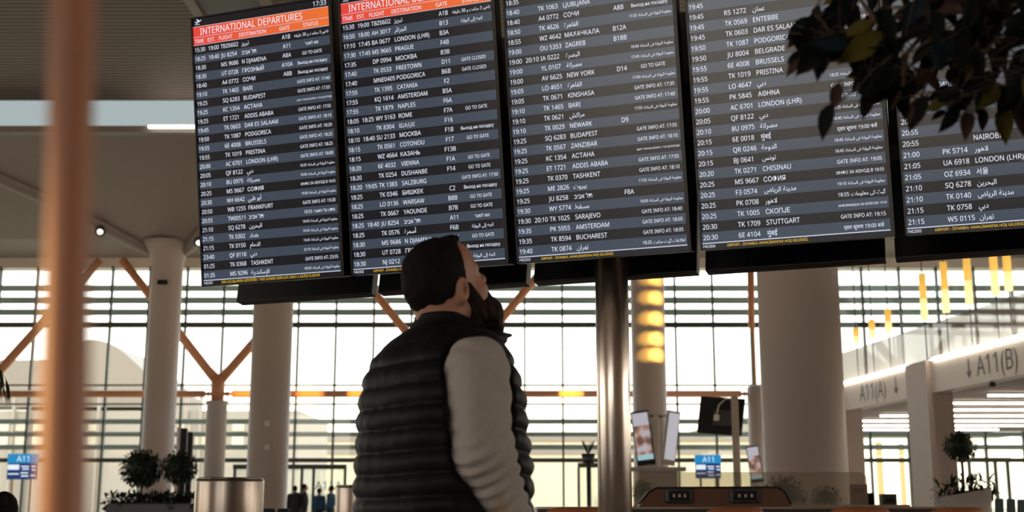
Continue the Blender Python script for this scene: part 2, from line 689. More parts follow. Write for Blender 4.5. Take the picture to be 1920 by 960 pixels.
# ---------------------------------------------------------------- outside
struct(MB().span((-400, YW + 1.5, -0.6), (400, 900, -0.5)), 'ground', M['apron'])
YT = 130.0
xw = lambda px: at(px, 850, YT).x
t = thing('terminal_building', 'hazy cream terminal building with an arched roof beyond the window', 'building', (xw(200), YT, -0.5))
MB().span((xw(-300), YT, -0.5), (xw(560), YT + 20, zat(770, YT))).build('wall', M['cream'], t)
zr = zat(724, YT)
ar = MB()
xa, xb = xw(5), xw(290)
poly = [(0, 0)]
for i in range(25):
    s = i / 24
    poly.append(((xb - xa) * s, (zat(632, YT) - zr) * math.sin(PI * s) ** 1.25))
poly = [(0, -2)] + poly[1:] + [(xb - xa, -2)]
ar.prism(poly, (xa, YT + 18, zr), (1, 0, 0), (0, 0, 1), 16)
ar.build('arched_roof', M['roof'], t)
MB().span((xw(-300), YT + 14, zr - 1), (xw(78), YT + 20, zat(646, YT))).build('roof_block', M['roof'], t)
for px in range(-280, 560, 34):
    for py in (800, 826):
        if random.Random(px * 7 + py).random() < 0.62:
            MB().span((xw(px), YT - 0.15, zat(py + 8, YT)), (xw(px + 22), YT + 0.1, zat(py - 8, YT))).build('window', M['pane_bright'], t)
for px in (20, 48, 180, 345, 372):
    MB().span((xw(px), YT - 0.6, -0.5), (xw(px + 5), YT - 0.1, zat(735, YT))).build('pilaster', M['cream'], t)

YH = 170.0
xh = lambda px: at(px, 850, YH).x
t = thing('far_concourse', 'low pale concourse with long grey window bands far outside the window', 'building', (xh(1100), YH, -0.5))
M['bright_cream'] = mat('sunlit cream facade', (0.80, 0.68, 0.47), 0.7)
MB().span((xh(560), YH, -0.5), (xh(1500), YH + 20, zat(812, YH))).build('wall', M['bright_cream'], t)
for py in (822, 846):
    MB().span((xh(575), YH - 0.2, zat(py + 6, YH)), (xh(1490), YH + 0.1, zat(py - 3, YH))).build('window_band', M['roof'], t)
MB().prism([(0, 0), (10, 2.6), (22, 3.4), (36, 2.8), (48, 0)], (xh(1275), YH + 8, zat(812, YH)), (1, 0, 0), (0, 0, 1), -6).build('roof_ridge', M['roof'], t)
YB = 75.0
for i, (px, w, y0) in enumerate(((1648, 10, 828), (1690, 8, 832))):
    X = at(px, 850, YB).x
    q = w * YB / F / 2
    o = MB().span((X - q, YB - q, -0.5), (X + q, YB + q, zat(y0, YB))).build('bridge_post', mat('sunlit ochre post', (0.75, 0.5, 0.2), 0.6))
    tag(recenter(o), ['ochre post outside the gate window, left of two', 'ochre post outside the gate window, right of two'][i], 'post')

# ---------------------------------------------------------------- gate block on the right
def gx(Y):
    return 7.87 + (29.7 - Y) * 0.1012


def gy(px):
    """distance along the gate front seen at pixel column px"""
    lo, hi = 12.0, 31.0
    for _ in range(40):
        m = (lo + hi) / 2
        X = gx(m)
        p = 960 + F * X / (m * CP + 2.6 * SP)
        if p > px:
            lo = m
        else:
            hi = m
    return m


GU = Vector((0.1012, -1, 0)).normalized()        # along the front, towards the camera
GN = Vector((-1, -0.1012, 0)).normalized()       # faces the hall
ZF0, ZF1, ZP, ZG = 3.20, 3.83, 4.60, 7.6


def gpt(Y, z, off=0.0):
    return Vector((gx(Y), Y, z)) + GN * off


def gslab(mb, Y0, Y1, z0, z1, o0, o1):
    """slab along the gate front between distances Y0..Y1, offsets o0..o1 from its face"""
    a = [gpt(Y0, z0, o0), gpt(Y1, z0, o0), gpt(Y1, z0, o1), gpt(Y0, z0, o1)]
    h = Vector((0, 0, z1 - z0))
    vs = [mb.bm.verts.new(p) for p in a] + [mb.bm.verts.new(p + h) for p in a]
    for f in ((0, 1, 2, 3), (4, 5, 6, 7), (0, 1, 5, 4), (1, 2, 6, 5), (2, 3, 7, 6), (3, 0, 4, 7)):
        mb.bm.faces.new([vs[i] for i in f]).material_index = mb.mi
    return mb


fas = gslab(MB(), 30.4, 14.0, ZF0, ZF1, -0.30, 0.0)
fascia = fas.build('gate_fascia', M['white'])
fascia['kind'] = 'structure'
gslab(MB(), 29.9, 26.0, ZF1, ZF1 + 0.05, -0.05, 0.035).build('led_strip', M['led_wash'], fascia)
gslab(MB(), 24.8, 14.0, ZF1, ZF1 + 0.05, -0.05, 0.035).build('led_strip', M['led_wash'], fascia)
M['frost'] = glass('frosted parapet glass', (0.42, 0.41, 0.39), 0.06, 0.5, (0.42, 0.38, 0.34))
band = MB()
band.quad(gpt(30.4, ZF1 + 0.06, -0.1), gpt(14, ZF1 + 0.06, -0.1), gpt(14, ZP, -0.1), gpt(30.4, ZP, -0.1))
struct(band, 'parapet_glass', M['frost'])
M['upper_glass'] = glass('upper clear glass', (0.93, 0.95, 0.94), 0.012)
struct(MB().quad(gpt(30.4, ZP, -0.1), gpt(14, ZP, -0.1), gpt(14, ZG, -0.1), gpt(30.4, ZG, -0.1)), 'upper_glass', M['upper_glass'])
for nm, Ya, Yb in (('pillar', 30.6, 29.75), ('pillar', 25.95, 24.95)):
    p = gslab(MB(), Ya, Yb, 0, ZF1 + 0.02, -0.42, 0.10)
    struct(p, nm, M['column'])
gc = MB()
vs = [(gx(30.4) + .2, 40, 0), (gx(14), 14, 0), (28, 14, 0), (28, 40, 0)]
gc.prism([(v_[0], v_[1]) for v_ in vs], (0, 0, ZF0 + 0.1), (1, 0, 0), (0, 1, 0), 0.45)
struct(gc, 'ceiling_gate', M['gate_ceil'])

M['amber'] = mat('amber sunlight glow', (0.8, 0.5, 0.12), 0.4, emit=(1.0, 0.56, 0.10), estr=0.72)  # emission stands in for yellow sunlight on the glazing bars
M['amber_pale'] = mat('pale yellow sunlight glow', (0.9, 0.8, 0.4), 0.4, emit=(1.0, 0.78, 0.34), estr=1.05)  # whiter lower end of the same imitated sunlight
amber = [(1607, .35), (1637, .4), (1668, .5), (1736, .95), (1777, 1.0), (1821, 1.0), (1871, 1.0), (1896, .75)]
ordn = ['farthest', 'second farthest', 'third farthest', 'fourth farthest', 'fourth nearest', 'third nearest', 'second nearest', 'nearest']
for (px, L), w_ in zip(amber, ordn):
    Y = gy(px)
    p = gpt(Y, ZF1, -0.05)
    t = thing('glazing_post', 'thin post with an added glow in place of amber sunlight on the upper glass wall, %s along it' % w_, 'post', p, group=None)
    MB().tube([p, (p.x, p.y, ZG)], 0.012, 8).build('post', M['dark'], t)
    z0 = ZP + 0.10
    MB().tube([(p.x, p.y, z0 + L * 0.45), (p.x, p.y, z0 + L)], 0.07, 14).build('amber_sunlight', M['amber'], t)
    MB().tube([(p.x, p.y, z0), (p.x, p.y, z0 + L * 0.45)], 0.07, 14).build('pale_sunlight', M['amber_pale'], t)

# linear lamps under the gate ceiling
lines = [(26.0, 9.85, 22), (28.0, 9.3, 22), (30.0, 9.6, 22), (32.0, 9.35, 22), (34.0, 8.6, 22), (36.0, 8.4, 15.0), (37.9, 8.4, 14.6)]
words = ['nearest', 'second', 'third', 'fourth', 'fifth', 'sixth', 'farthest']
for (Y, x0, x1), w_ in zip(lines, words):
    t = thing('linear_ceiling_lamp', 'long thin white lamp under the gate ceiling, %s row from the front' % w_, 'ceiling lamp', ((x0 + x1) / 2, Y, ZF0 + 0.1), group='linear lamps in the gate ceiling')
    MB().span((x0, Y - 0.05, ZF0 + 0.055), (x1, Y + 0.05, ZF0 + 0.1)).build('housing', M['white'], t)
    MB().span((x0 + .01, Y - 0.045, ZF0 + 0.02), (x1 - .01, Y + 0.045, ZF0 + 0.055)).build('diffuser', M['led'], t)

# lamp under the clerestory lip, spot lamps on the arch, sensor on the column
p = at(281, 246, 36.0)
q = at(372, 246, 36.0)
t = thing('linear_lip_lamp', 'bright thin lamp on the ledge below the pale skylight strip', 'lamp', (p.x, 35.9, 11.93))
MB().span((p.x, 35.88, 12.02), (q.x + 1, 35.95, 12.1)).build('housing', M['white'], t)
MB().span((p.x, 35.80, 12.035), (q.x + 1, 35.88, 12.1)).build('diffuser', M['led'], t)
for (px, py), lb in (((203, 409), 'small lit spotlight on the arch edge left of the white column'), ((369, 411), 'small lit spotlight on the arch edge beside the first departures board')):
    X = at(px, py, 40.5).x
    Y = arch_y(X)
    X = at(px, py, Y).x
    Y = arch_y(X)
    z = vault_z(X, Y - .05) - 0.12
    t = thing('ceiling_spotlight', lb, 'spotlight', (X, Y, z))
    d = Vector((0.15, -0.5, -0.5)).normalized()
    c0 = Vector((X, Y, z))
    MB().tube([c0, c0 + d * 0.3], [0.15, 0.18], 16).build('housing', M['dark'], t)
    MB().tube([c0 + d * 0.27, c0 + d * 0.31], 0.10, 16).build('lens', M['lamp'], t)
    MB().tube([c0, c0 + Vector((0, 0, 0.3))], 0.03, 8).build('bracket', M['dark'], t)
p = at(305, 529, 42.6)
o = MB().box((p.x, 42.58, p.z), (0.34, 0.22, 0.15), rot=(R(15), 0, R(10)), bevel=0.02).build('sensor_box', M['black'])
tag(o, 'small black sensor box high on the left white column', 'sensor')
for py, w_ in ((794, 'upper'), (838, 'lower')):
    p = at(500, py, 34.4)
    o = MB().box((p.x, 34.46, p.z), (0.13, 0.12, 0.13), bevel=0.02).build('wall_sensor', M['white'])
    tag(o, 'tiny white sensor on the column behind the metal bins, %s of two' % w_, 'sensor')
p = gpt(gy(1845), ZF0 - 0.05, -0.12)
t = thing('security_camera', 'tiny black camera hanging under the A11(B) fascia', 'camera', p)
MB().box(p, (0.09, 0.11, 0.08), bevel=0.015).build('body', M['black'], t)
MB().tube([p, p + Vector((0, 0, 0.08))], 0.02, 8).build('mount', M['black'], t)
MB().tube([p + Vector((0, -0.05, 0)), p + Vector((0, -0.07, 0))], 0.025, 10).build('lens', M['dark'], t)

# ================================================================ LETTERING
AR = {}
for ch, code, dual in (('ء', 0xFE80, 0), ('آ', 0xFE81, 1), ('أ', 0xFE83, 1), ('ؤ', 0xFE85, 1), ('إ', 0xFE87, 1), ('ئ', 0xFE89, 2), ('ا', 0xFE8D, 1), ('ب', 0xFE8F, 2),
                       ('ة', 0xFE93, 1), ('ت', 0xFE95, 2), ('ث', 0xFE99, 2), ('ج', 0xFE9D, 2), ('ح', 0xFEA1, 2), ('خ', 0xFEA5, 2), ('د', 0xFEA9, 1), ('ذ', 0xFEAB, 1),
                       ('ر', 0xFEAD, 1), ('ز', 0xFEAF, 1), ('س', 0xFEB1, 2), ('ش', 0xFEB5, 2), ('ص', 0xFEB9, 2), ('ض', 0xFEBD, 2), ('ط', 0xFEC1, 2), ('ظ', 0xFEC5, 2),
                       ('ع', 0xFEC9, 2), ('غ', 0xFECD, 2), ('ف', 0xFED1, 2), ('ق', 0xFED5, 2), ('ك', 0xFED9, 2), ('ل', 0xFEDD, 2), ('م', 0xFEE1, 2), ('ن', 0xFEE5, 2),
                       ('ه', 0xFEE9, 2), ('و', 0xFEED, 1), ('ى', 0xFEEF, 1), ('ي', 0xFEF1, 2), ('پ', 0xFB56, 2), ('ٹ', 0xFB66, 2), ('چ', 0xFB7A, 2), ('ک', 0xFB8E, 2),
                       ('گ', 0xFB92, 2), ('ی', 0xFBFC, 2), ('ﻻ', 0xFEFB, 1), ('ﻷ', 0xFEF7, 1), ('ﻹ', 0xFEF9, 1)):
    AR[ch] = (code, dual)


def rtl(s):
    """joined letter forms, laid out right to left; numbers keep their own order"""
    out = []
    for w in s.split(' '):
        if not any(0x590 <= ord(c) <= 0x6FF for c in w):
            out.append(w)
            continue
        tail = ''
        if w.endswith(':'):
            w, tail = w[:-1], ':'
        w = w.replace('لا', 'ﻻ').replace('لأ', 'ﻷ').replace('لإ', 'ﻹ')
        r = ''
        for i, c in enumerate(w):
            if c not in AR:
                r += c
                continue
            code, d = AR[c]
            prev = i > 0 and w[i - 1] in AR and AR[w[i - 1]][1] == 2 and c != 'ء'
            nxt = d == 2 and i + 1 < len(w) and w[i + 1] in AR and w[i + 1] != 'ء'
            r += chr(code + (1 if prev and not nxt else 2 if nxt and not prev else 3 if prev and nxt else 0))
        out.append(tail + r[::-1])
    return ' '.join(out[::-1])


def sans(s):
    """plain grotesque capitals and figures"""
    return ''.join(chr(0x1D5A0 + ord(c) - 65) if 'A' <= c <= 'Z' else chr(0x1D7E2 + ord(c) - 48) if '0' <= c <= '9' else c for c in s)


def is_rtl(s):
    return any(0x590 <= ord(c) <= 0x6FF for c in s)


_cap = None


def lettering(items):
    """items: (text, x, z, cap height, align, max width, x stretch) -> list of vertex/face lists in the x-z plane"""
    global _cap
    objs = []
    for it in [('H', 0, 0, 1, 'L', 0, 1)] + list(items):
        c = bpy.data.curves.new('t', 'FONT')
        c.body = sans(rtl(it[0]) if is_rtl(it[0]) else it[0])
        c.resolution_u = 3
        o = bpy.data.objects.new('t', c)
        COL.objects.link(o)
        objs.append(o)
    dg = bpy.context.evaluated_depsgraph_get()
    dg.update()
    res = []
    for i, o in enumerate(objs):
        me = o.evaluated_get(dg).to_mesh()
        vs = [(v_.co.x, v_.co.y) for v_ in me.vertices]
        fs = [list(p.vertices) for p in me.polygons]
        o.evaluated_get(dg).to_mesh_clear()
        if i == 0:
            _cap = max(y for x, y in vs)
            continue
        text, x0, z0, cap, al, mw, xs = items[i - 1]
        if not vs:
            continue
        k = cap / _cap
        lo, hi = min(x for x, y in vs), max(x for x, y in vs)
        w = (hi - lo) * k * xs
        if mw and w > mw:
            f = mw / w
            k2 = k * max(f, 0.72)
            z0 += (cap - cap * max(f, 0.72)) / 2
            k = k2
            xs *= mw / ((hi - lo) * k * xs) if (hi - lo) * k * xs > mw else 1
            w = (hi - lo) * k * xs
        off = {'L': 0, 'C': -w / 2, 'R': -w}[al]
        res.append(([(x0 + off + (x - lo) * k * xs, z0 + y * k) for x, y in vs], fs))
    for o in objs:
        c = o.data
        bpy.data.objects.remove(o)
        bpy.data.curves.remove(c)
    return res


def letters_mb(items, fn, mb=None):
    """fn maps the 2-D letter plane into space"""
    mb = mb or MB()
    for vs, fs in lettering(items):
        bv = [mb.bm.verts.new(fn(x, z)) for x, z in vs]
        for f in fs:
            try:
                mb.bm.faces.new([bv[i] for i in f]).material_index = mb.mi
            except ValueError:
                pass
    return mb


# ================================================================ DEPARTURE BOARDS
def screen_mat(name, col, k=1.0, rough=0.22):
    m = mat(name, [0.25 * c for c in col], rough, var=0.0, emit=col, estr=k, spec=0.5)
    return m


S = {}
S['dark'] = screen_mat('screen dark row', (0.0060, 0.0062, 0.0095))
S['grey'] = screen_mat('screen grey row', (0.040, 0.056, 0.082))
S['text'] = screen_mat('screen white text', (0.80, 0.86, 1.0), 0.95)
S['yellow'] = screen_mat('screen yellow text', (0.90, 0.55, 0.03), 0.95)
S['rule'] = screen_mat('screen white rule', (0.62, 0.66, 0.8), 0.9)
mo = screen_mat('screen orange header', (0.72, 0.09, 0.03))
_t = mo.node_tree
_b = _t.nodes['Principled BSDF']
_c = _t.nodes.new('ShaderNodeTexCoord')
_s = _t.nodes.new('ShaderNodeSeparateXYZ')
_r = _t.nodes.new('ShaderNodeValToRGB')
_m = _t.nodes.new('ShaderNodeMapRange')
_m.inputs[1].default_value = -0.42
_m.inputs[2].default_value = 0.42
_t.links.new(_c.outputs['Object'], _s.inputs[0])
_t.links.new(_s.outputs['X'], _m.inputs[0])
_t.links.new(_m.outputs[0], _r.inputs[0])
_t.links.new(_r.outputs[0], _b.inputs['Emission Color'])
_r.color_ramp.elements[0].color = (0.72, 0.050, 0.040, 1)
_r.color_ramp.elements[1].color = (0.78, 0.165, 0.030, 1)
S['orange'] = mo
M['bezel'] = mat('black bezel plastic', (0.008, 0.008, 0.010), 0.35)
M['housing'] = mat('black powder coated housing', (0.010, 0.012, 0.016), 0.4)

ROW = 'معلومة البوابة فى الساعة: '
G = 'GATE INFO AT: '
GO = 'GO TO GATE'
RU = 'Выход на посадку'
HE = 'גשו לשער'
TLV = 'תל אביב'
ARG = 'اتجه إلى البوابة'
FA = 'تاخیر 3 ساعت و 30 دقیقه'
BOARDS = [
 [('15:30', '19:00', 'TBZ6602', 'تبريز', 'A1B', FA), ('18:25', '18:40', 'JU 8254', TLV, 'A11', HE), ('18:30', '', 'MS 9686', 'N DJAMENA', 'A8A', GO),
  ('18:30', '', 'UT 0728', 'ГРОЗНЫЙ', 'A10A', RU), ('18:40', '', 'A4 0772', 'СОЧИ', 'A8B', RU), ('19:10', '', 'TK 1465', 'BARI', '', G + '17:40'),
  ('19:25', '', 'SQ 6283', 'BUDAPEST', '', G + '17:55'), ('19:25', '', 'KC 1354', 'АСТАНА', '', 'ШЫҒУ ТУРАЛЫ АҚПАРАТ: 17:55-ДЕ БОЛАДЫ'), ('19:25', '', 'ET 1721', 'ADDIS ABABA', '', G + '17:55'),
  ('19:45', '', 'TK 0603', 'DAR ES SALAAM', '', G + '18:15'), ('19:50', '', 'TK 1087', 'PODGORICA', '', G + '18:20'), ('19:55', '', '6E 4008', 'BRUSSELS', '', G + '18:25'),
  ('19:55', '', 'TK 1019', 'PRISTINA', '', G + '18:25'), ('20:00', '', 'AC 6701', 'LONDON (LHR)', '', G + '18:00'), ('20:05', '', 'QF 8122', 'دبي', '', ROW + '18:35'),
  ('20:10', '', '8U 0975', 'مصراتة', '', ROW + '18:40'), ('20:25', '', 'MS 9667', 'СОФИЯ', '', 'ИНФО ЗА ИЗХОД В 18:55'), ('20:30', '', 'NH 6642', 'أبو ظبي', '', ROW + '19:00'),
  ('20:50', '', 'WB 1255', 'FRANKFURT', '', G + '19:20'), ('20:55', '', 'TWI0511', TLV, '', 'מידע על השער: 18:55'), ('21:10', '', 'SQ 6278', 'البحرين', '', ROW + '18:40'),
  ('21:15', '', 'TK 0302', 'بغداد', '', ROW + '19:45'), ('21:15', '', 'TK 0150', 'الدمام', '', ROW + '19:45'), ('23:40', '', 'QF 8118', 'دبي', '', ROW + '22:10'),
  ('01:25', '', 'TK 0368', 'TASHKENT', '', G + '23:55'), ('01:35', '', 'MS 9296', 'الإسكندرية', '', ROW + '00:05')],
 [('15:30', '19:00', 'TBZ6602', 'تبريز', 'A1B', FA), ('16:50', '18:00', 'AH 3017', 'الجزائر', 'B13', ARG), ('17:10', '17:45', 'BA 0677', 'LONDON (LHR)', 'B3A', ''),
  ('17:30', '17:45', 'MS 9665', 'PRAGUE', 'F4B', ''), ('17:35', '', 'DP 0994', 'МОСКВА', 'B3B', ''), ('17:40', '', 'TK 0533', 'FREETOWN', 'D11', 'GATE CLOSED'),
  ('17:40', '', 'MNE0405', 'PODGORICA', 'B6B', 'GATE CLOSED'), ('17:55', '', 'TK 1395', 'CATANIA', 'F2', ''), ('17:55', '', 'KQ 1614', 'AMSTERDAM', 'B5A', ''),
  ('17:55', '', 'TK 1879', 'NAPLES', 'F6A', ''), ('18:05', '18:25', 'WY 5163', 'ROME', 'F7A', GO), ('18:10', '', 'TK 8304', 'كازابلانكا', 'F16', ''),
  ('18:10', '18:40', 'SU 2133', 'МОСКВА', 'F1B', RU), ('18:15', '', 'TK 0561', 'COTONOU', 'F17', GO), ('18:15', '', 'WZ 4664', 'КАЗАНЬ', 'F13B', ''),
  ('18:20', '', '6E 4032', 'VIENNA', 'F1A', GO), ('18:20', '', 'TK 0254', 'DUSHANBE', 'F14', GO), ('18:20', '19:05', 'TK 1383', 'SALZBURG', '', G + '17:50'),
  ('18:25', '', 'TK 0346', 'БИШКЕК', 'C2', RU), ('18:25', '', 'LO 0136', 'WARSAW', 'B8B', GO), ('18:25', '', 'TK 0667', 'YAOUNDE', 'B7B', GO),
  ('18:25', '18:40', 'JU 8254', TLV, 'A11', HE), ('18:25', '', 'TK 0576', 'أسمرة', 'F6B', ARG), ('18:30', '', 'MS 9686', 'N DJAMENA', 'A8A', GO),
  ('18:30', '', 'UT 0728', 'ГРОЗНЫЙ', 'A10A', RU), ('18:30', '', 'NJ 0212', '', '', ARG)],
 [('18:35', '', '', '', '', ''), ('18:40', '', 'TK 1063', 'LJUBLJANA', '', ''), ('18:40', '', 'A4 0772', 'СОЧИ', 'A8B', RU), ('18:50', '', 'TK 4626', 'القاهرة', '', ROW + '17:35'),
  ('18:55', '', 'WZ 4642', 'МАХАЧКАЛА', 'B12A', ''), ('19:00', '', 'OU 5353', 'ZAGREB', 'B18B', ''), ('19:00', '20:10', 'IA 0222', 'البصرة', '', ROW + '18:40'),
  ('19:00', '', 'YL 0107', 'مصراتة', '', ROW + '17:45'), ('19:00', '', 'AV 6625', 'NEW YORK', 'D14', GO), ('19:05', '', 'LO 4651', 'القاهرة', '', ROW + '17:50'),
  ('19:05', '', 'TK 0671', 'KINSHASA', '', G + '17:35'), ('19:10', '', 'TK 1465', 'BARI', '', G + '17:40'), ('19:10', '', 'TK 0621', 'مراكش', '', ROW + '17:55'),
  ('19:10', '', 'TK 0029', 'NEWARK', 'D9', ''), ('19:25', '', 'SQ 6283', 'BUDAPEST', '', G + '17:55'), ('19:25', '', 'TK 0567', 'ZANZIBAR', '', G + '18:10'),
  ('19:25', '', 'KC 1354', 'АСТАНА', '', 'ШЫҒУ ТУРАЛЫ АҚПАРАТ: 17:55-ДЕ БОЛАДЫ'), ('19:25', '', 'ET 1721', 'ADDIS ABABA', '', G + '17:55'), ('19:25', '', 'TK 0370', 'TASHKENT', '', G + '18:10'),
  ('19:25', '', 'ME 2826', 'بيروت', '', ROW + '17:55'), ('19:25', '', 'JU 8258', TLV, 'F8A', ''), ('19:30', '', 'WY 5774', 'مسقط', '', ROW + '18:00'),
  ('19:30', '20:10', 'TK 1025', 'SARAJEVO', '', G + '18:40'), ('19:35', '', 'PK 5955', 'AMSTERDAM', '', G + '18:05'), ('19:35', '', 'TK 8594', 'BUCHAREST', '', G + '18:05'),
  ('19:40', '', 'TK 0874', 'تهران', '', 'اطلاعات گیت ساعت 18:25')],
 [('', '', '', '', '', '')] * 3 + [('19:45', '', '', '', '', ''), ('19:45', '', 'R5 1272', 'عمّان'.replace('ّ', ''), '', ''), ('19:45', '', 'TK 0569', 'ENTEBBE', '', G + '17:45'),
  ('19:45', '', 'TK 0603', 'DAR ES SALAAM', '', G + '18:15'), ('19:50', '', 'TK 1087', 'PODGORICA', '', G + '18:20'), ('19:50', '', 'JU 8004', 'BELGRADE', '', ''),
  ('19:55', '', '6E 4008', 'BRUSSELS', '', G + '18:25'), ('19:55', '', 'TK 1019', 'PRISTINA', '', ''), ('19:55', '', 'LO 4647', 'دبي', '', ROW + '18:25'),
  ('19:55', '', 'PK 5845', 'ΑΘΗΝΑ', '', G), ('20:00', '', 'AC 6701', 'LONDON (LHR)', '', G + '18:00'), ('20:05', '', 'QF 8122', 'دبي', '', ROW + '18:35'),
  ('20:10', '', '8U 0975', 'مصراتة', '', ROW + '18:40'), ('20:15', '', '6E 0018', 'मुंबई', '', 'द्वार सूचना 19:00 बजे'), ('20:15', '', 'QR 0246', 'الدوحة', '', ROW + '18:45'),
  ('20:15', '', 'BJ 0641', 'تونس', '', ROW + '18:45'), ('20:20', '', 'TK 0271', 'CHISINAU', '', G + '19:05'), ('20:25', '', 'MS 9667', 'СОФИЯ', '', 'ИНФО ЗА ИЗХОД В 18:55'),
  ('20:25', '', 'F3 0574', 'مدينة الرياض', '', ROW + '19:10'), ('20:25', '', 'PK 0708', 'لاهور', '', 'گیٹ کی معلومات: 18:55'), ('20:25', '', 'TK 1005', 'СКОПЈЕ', '', 'ИНФОРМАЦИЈА ЗА ИЗЛЕЗ ВО: 19:10'),
  ('20:30', '', 'TK 1709', 'STUTTGART', '', G + '19:15'), ('20:30', '', '6E 4104', 'मुंबई', '', 'द्वार सूचना 19:00 बजे')],
 [('', '', '', '', '', '')] * 6 + [('', '', 'TK', '', '', ''), ('', '', '', '', '', ''), ('', '', '', '', '', '')] + [('', '', '', '', '', '')] * 4 + [('', '', '0403', '', '', ''),
  ('', '', 'VIC', '', '', ''), ('20:55', '', '', 'КВА', '', ''), ('20:55', '', '', '', '', ''), ('20:55', '', '', '', '', ''), ('20:55', '', '', 'NAIROBI', '', ''), ('21:00', '', 'PK 5714', 'لاهور', '', ''), ('21:05', '', 'UA 6918', 'LONDON (LHR)', '', ''),
  ('21:05', '', 'OZ 6934', '서울', '', ''), ('21:10', '', 'SQ 6278', 'البحرين', '', ''), ('21:10', '', 'TK 0140', 'مدينة الرياض', '', ''),
  ('21:15', '', 'TK 0758', 'دبي', '', ''), ('21:15', '', 'W5 0115', 'تهران', '', '')],
]
PSI, TAU = R(20.9), R(8.84)
DW, DH, DG = 0.84, 1.424, 0.8814
P0 = Vector((-1.62, 6.468, CZ + 1.125))
HV = Vector((math.cos(PSI), -math.sin(PSI), 0))
BV = Vector((math.sin(PSI), math.cos(PSI), 0))       # horizontally away from the viewer
WELCOME = "AIRPORT - İSTANBUL HAVALİMANI'NA HOŞ GELDİNİZ."
V0, V1 = 0.023, 0.894
PITCHV = (V1 - V0) / 26
UX = lambda u: (u - 0.5) * DW
VZ = lambda v_: v_ * DH


def front_rect(mb, u0, u1, v0, v1, y):
    return mb.quad((UX(u0), y, VZ(v0)), (UX(u1), y, VZ(v0)), (UX(u1), y, VZ(v1)), (UX(u0), y, VZ(v1)))


def board(i, label):
    t = thing('departures_board', label, 'departures board', P0 + HV * (i * DG + DW / 2), (TAU, 0, -PSI), group='departures boards in a row')
    MB().box((0, 0.035, DH / 2), (DW, 0.07, DH), bevel=0.006).build('housing', M['bezel'], t, local=True)
    fr = MB()
    for a in ((0.0, 0.010, 0.0, 1.0), (0.980, 1.0, 0.0, 1.0), (0.0, 1.0, 0.0, 0.004), (0.0, 1.0, 0.995, 1.0)):
        fr.box((UX((a[0] + a[1]) / 2), -0.004, VZ((a[2] + a[3]) / 2)), ((a[1] - a[0]) * DW, 0.012, (a[3] - a[2]) * DH))
    fr.build('bezel', M['bezel'], t, local=True)
    front_rect(MB(), 0.010, 0.980, 0.004, 0.995, -0.0005).build('screen', S['dark'], t, local=True)
    g = MB()
    for r in range(1, 26, 2):
        front_rect(g, 0.010, 0.980, V1 - (r + 1) * PITCHV, V1 - r * PITCHV, -0.0010)
    g.build('grey_rows', S['grey'], t, local=True)
    front_rect(MB(), 0.010, 0.980, V1, 0.965, -0.0010).build('header', S['orange'], t, local=True)
    ru = MB()
    front_rect(ru, 0.010, 0.980, V0 - 0.003, V0, -0.0014)
    if i > 1:
        ru.build('rule', S['rule'], t, local=True)
        ru = MB()
    for v_ in (V1, 0.924, 0.9635):
        if i < 2:
            ru.build('rule', S['rule'], t, local=True)
            ru = front_rect(MB(), 0.010, 0.980, v_, v_ + 0.0015, -0.0014)
    if i < 2:
        ru.build('rule', S['rule'], t, local=True)
    else:
        ru.bm.free()
    cap = 0.0215
    it = []
    rows = BOARDS[i]
    for r, (tm, est, fl, de, ga, st) in enumerate(rows):
        z = VZ(V1 - (r + 0.5) * PITCHV) - cap / 2
        for s, u in ((tm, 0.018), (est, 0.118), (fl, 0.207), (de, 0.357)):
            if s:
                it.append((s, UX(u), z, cap, 'L', 0.255 if u > 0.3 else 0, 0.89))
        if ga:
            it.append((ga, UX(0.675), z, cap, 'C', 0, 0.89))
        if st:
            if len(st) > 28 and not is_rtl(st):
                it.append((st, UX(0.850), z + 0.004, 0.0115, 'C', 0.20, 0.8))
            elif st == G:
                it.append((st, UX(0.735), z + 0.002, 0.0165, 'L', 0, 0.85))
            else:
                it.append((st, UX(0.850), z + 0.0015, 0.0165, 'C', 0.198, 0.85))
    if i < 2:
        it += [('INTERNATIONAL DEPARTURES', UX(0.062), VZ(0.9315), 0.036, 'L', 0.835 * DW, 0.86)]
        for s, u in (('TIME', 0.018), ('EST.', 0.116), ('FLIGHT', 0.198), ('DESTINATION', 0.345), ('GATE', 0.632), ('STATUS', 0.797)):
            it.append((s, UX(u), VZ(0.9025), 0.020, 'L', 0, 0.9))
        it.append(('17:33', UX(0.872), VZ(0.9715), 0.024, 'L', 0, 0.95))
    it.append(('P4E200%d' % (i + 1), UX(0.014), VZ(0.0075), 0.0125, 'L', 0, 0.8))
    tx = letters_mb(it, lambda x, z: (x, -0.0020, z))
    if i < 2:      # the little take-off symbol at the top left
        for poly in ([(0, 0), (34, 16), (40, 15), (38, 11), (4, -3)], [(14, 7), (6, 22), (11, 23), (26, 12)], [(2, 0), (-5, 8), (-1, 9), (7, 3)]):
            tx.prism([(a * 0.0009, b * 0.0009) for a, b in poly], (UX(0.032), -0.0021, VZ(0.978)), (1, 0, 0), (0, 0, 1), -0.0002)
        front_rect(tx, 0.026, 0.062, 0.9715, 0.9735, -0.0020)
    tx.build('lettering', S['text'], t, local=True)
    tick = 'NİN UÇUŞLARINI GÖSTERİR / THIS SCREEN DISPLAYS ONLY A GATES FLIGHTS' if i == 0 else WELCOME
    letters_mb([(tick, UX(0.142), VZ(0.0065), 0.0145, 'L', (0.69 if i == 0 else 0.425) * DW, 0.9)], lambda x, z: (x, -0.0020, z)).build('ticker', S['yellow'], t, local=True)
    return t


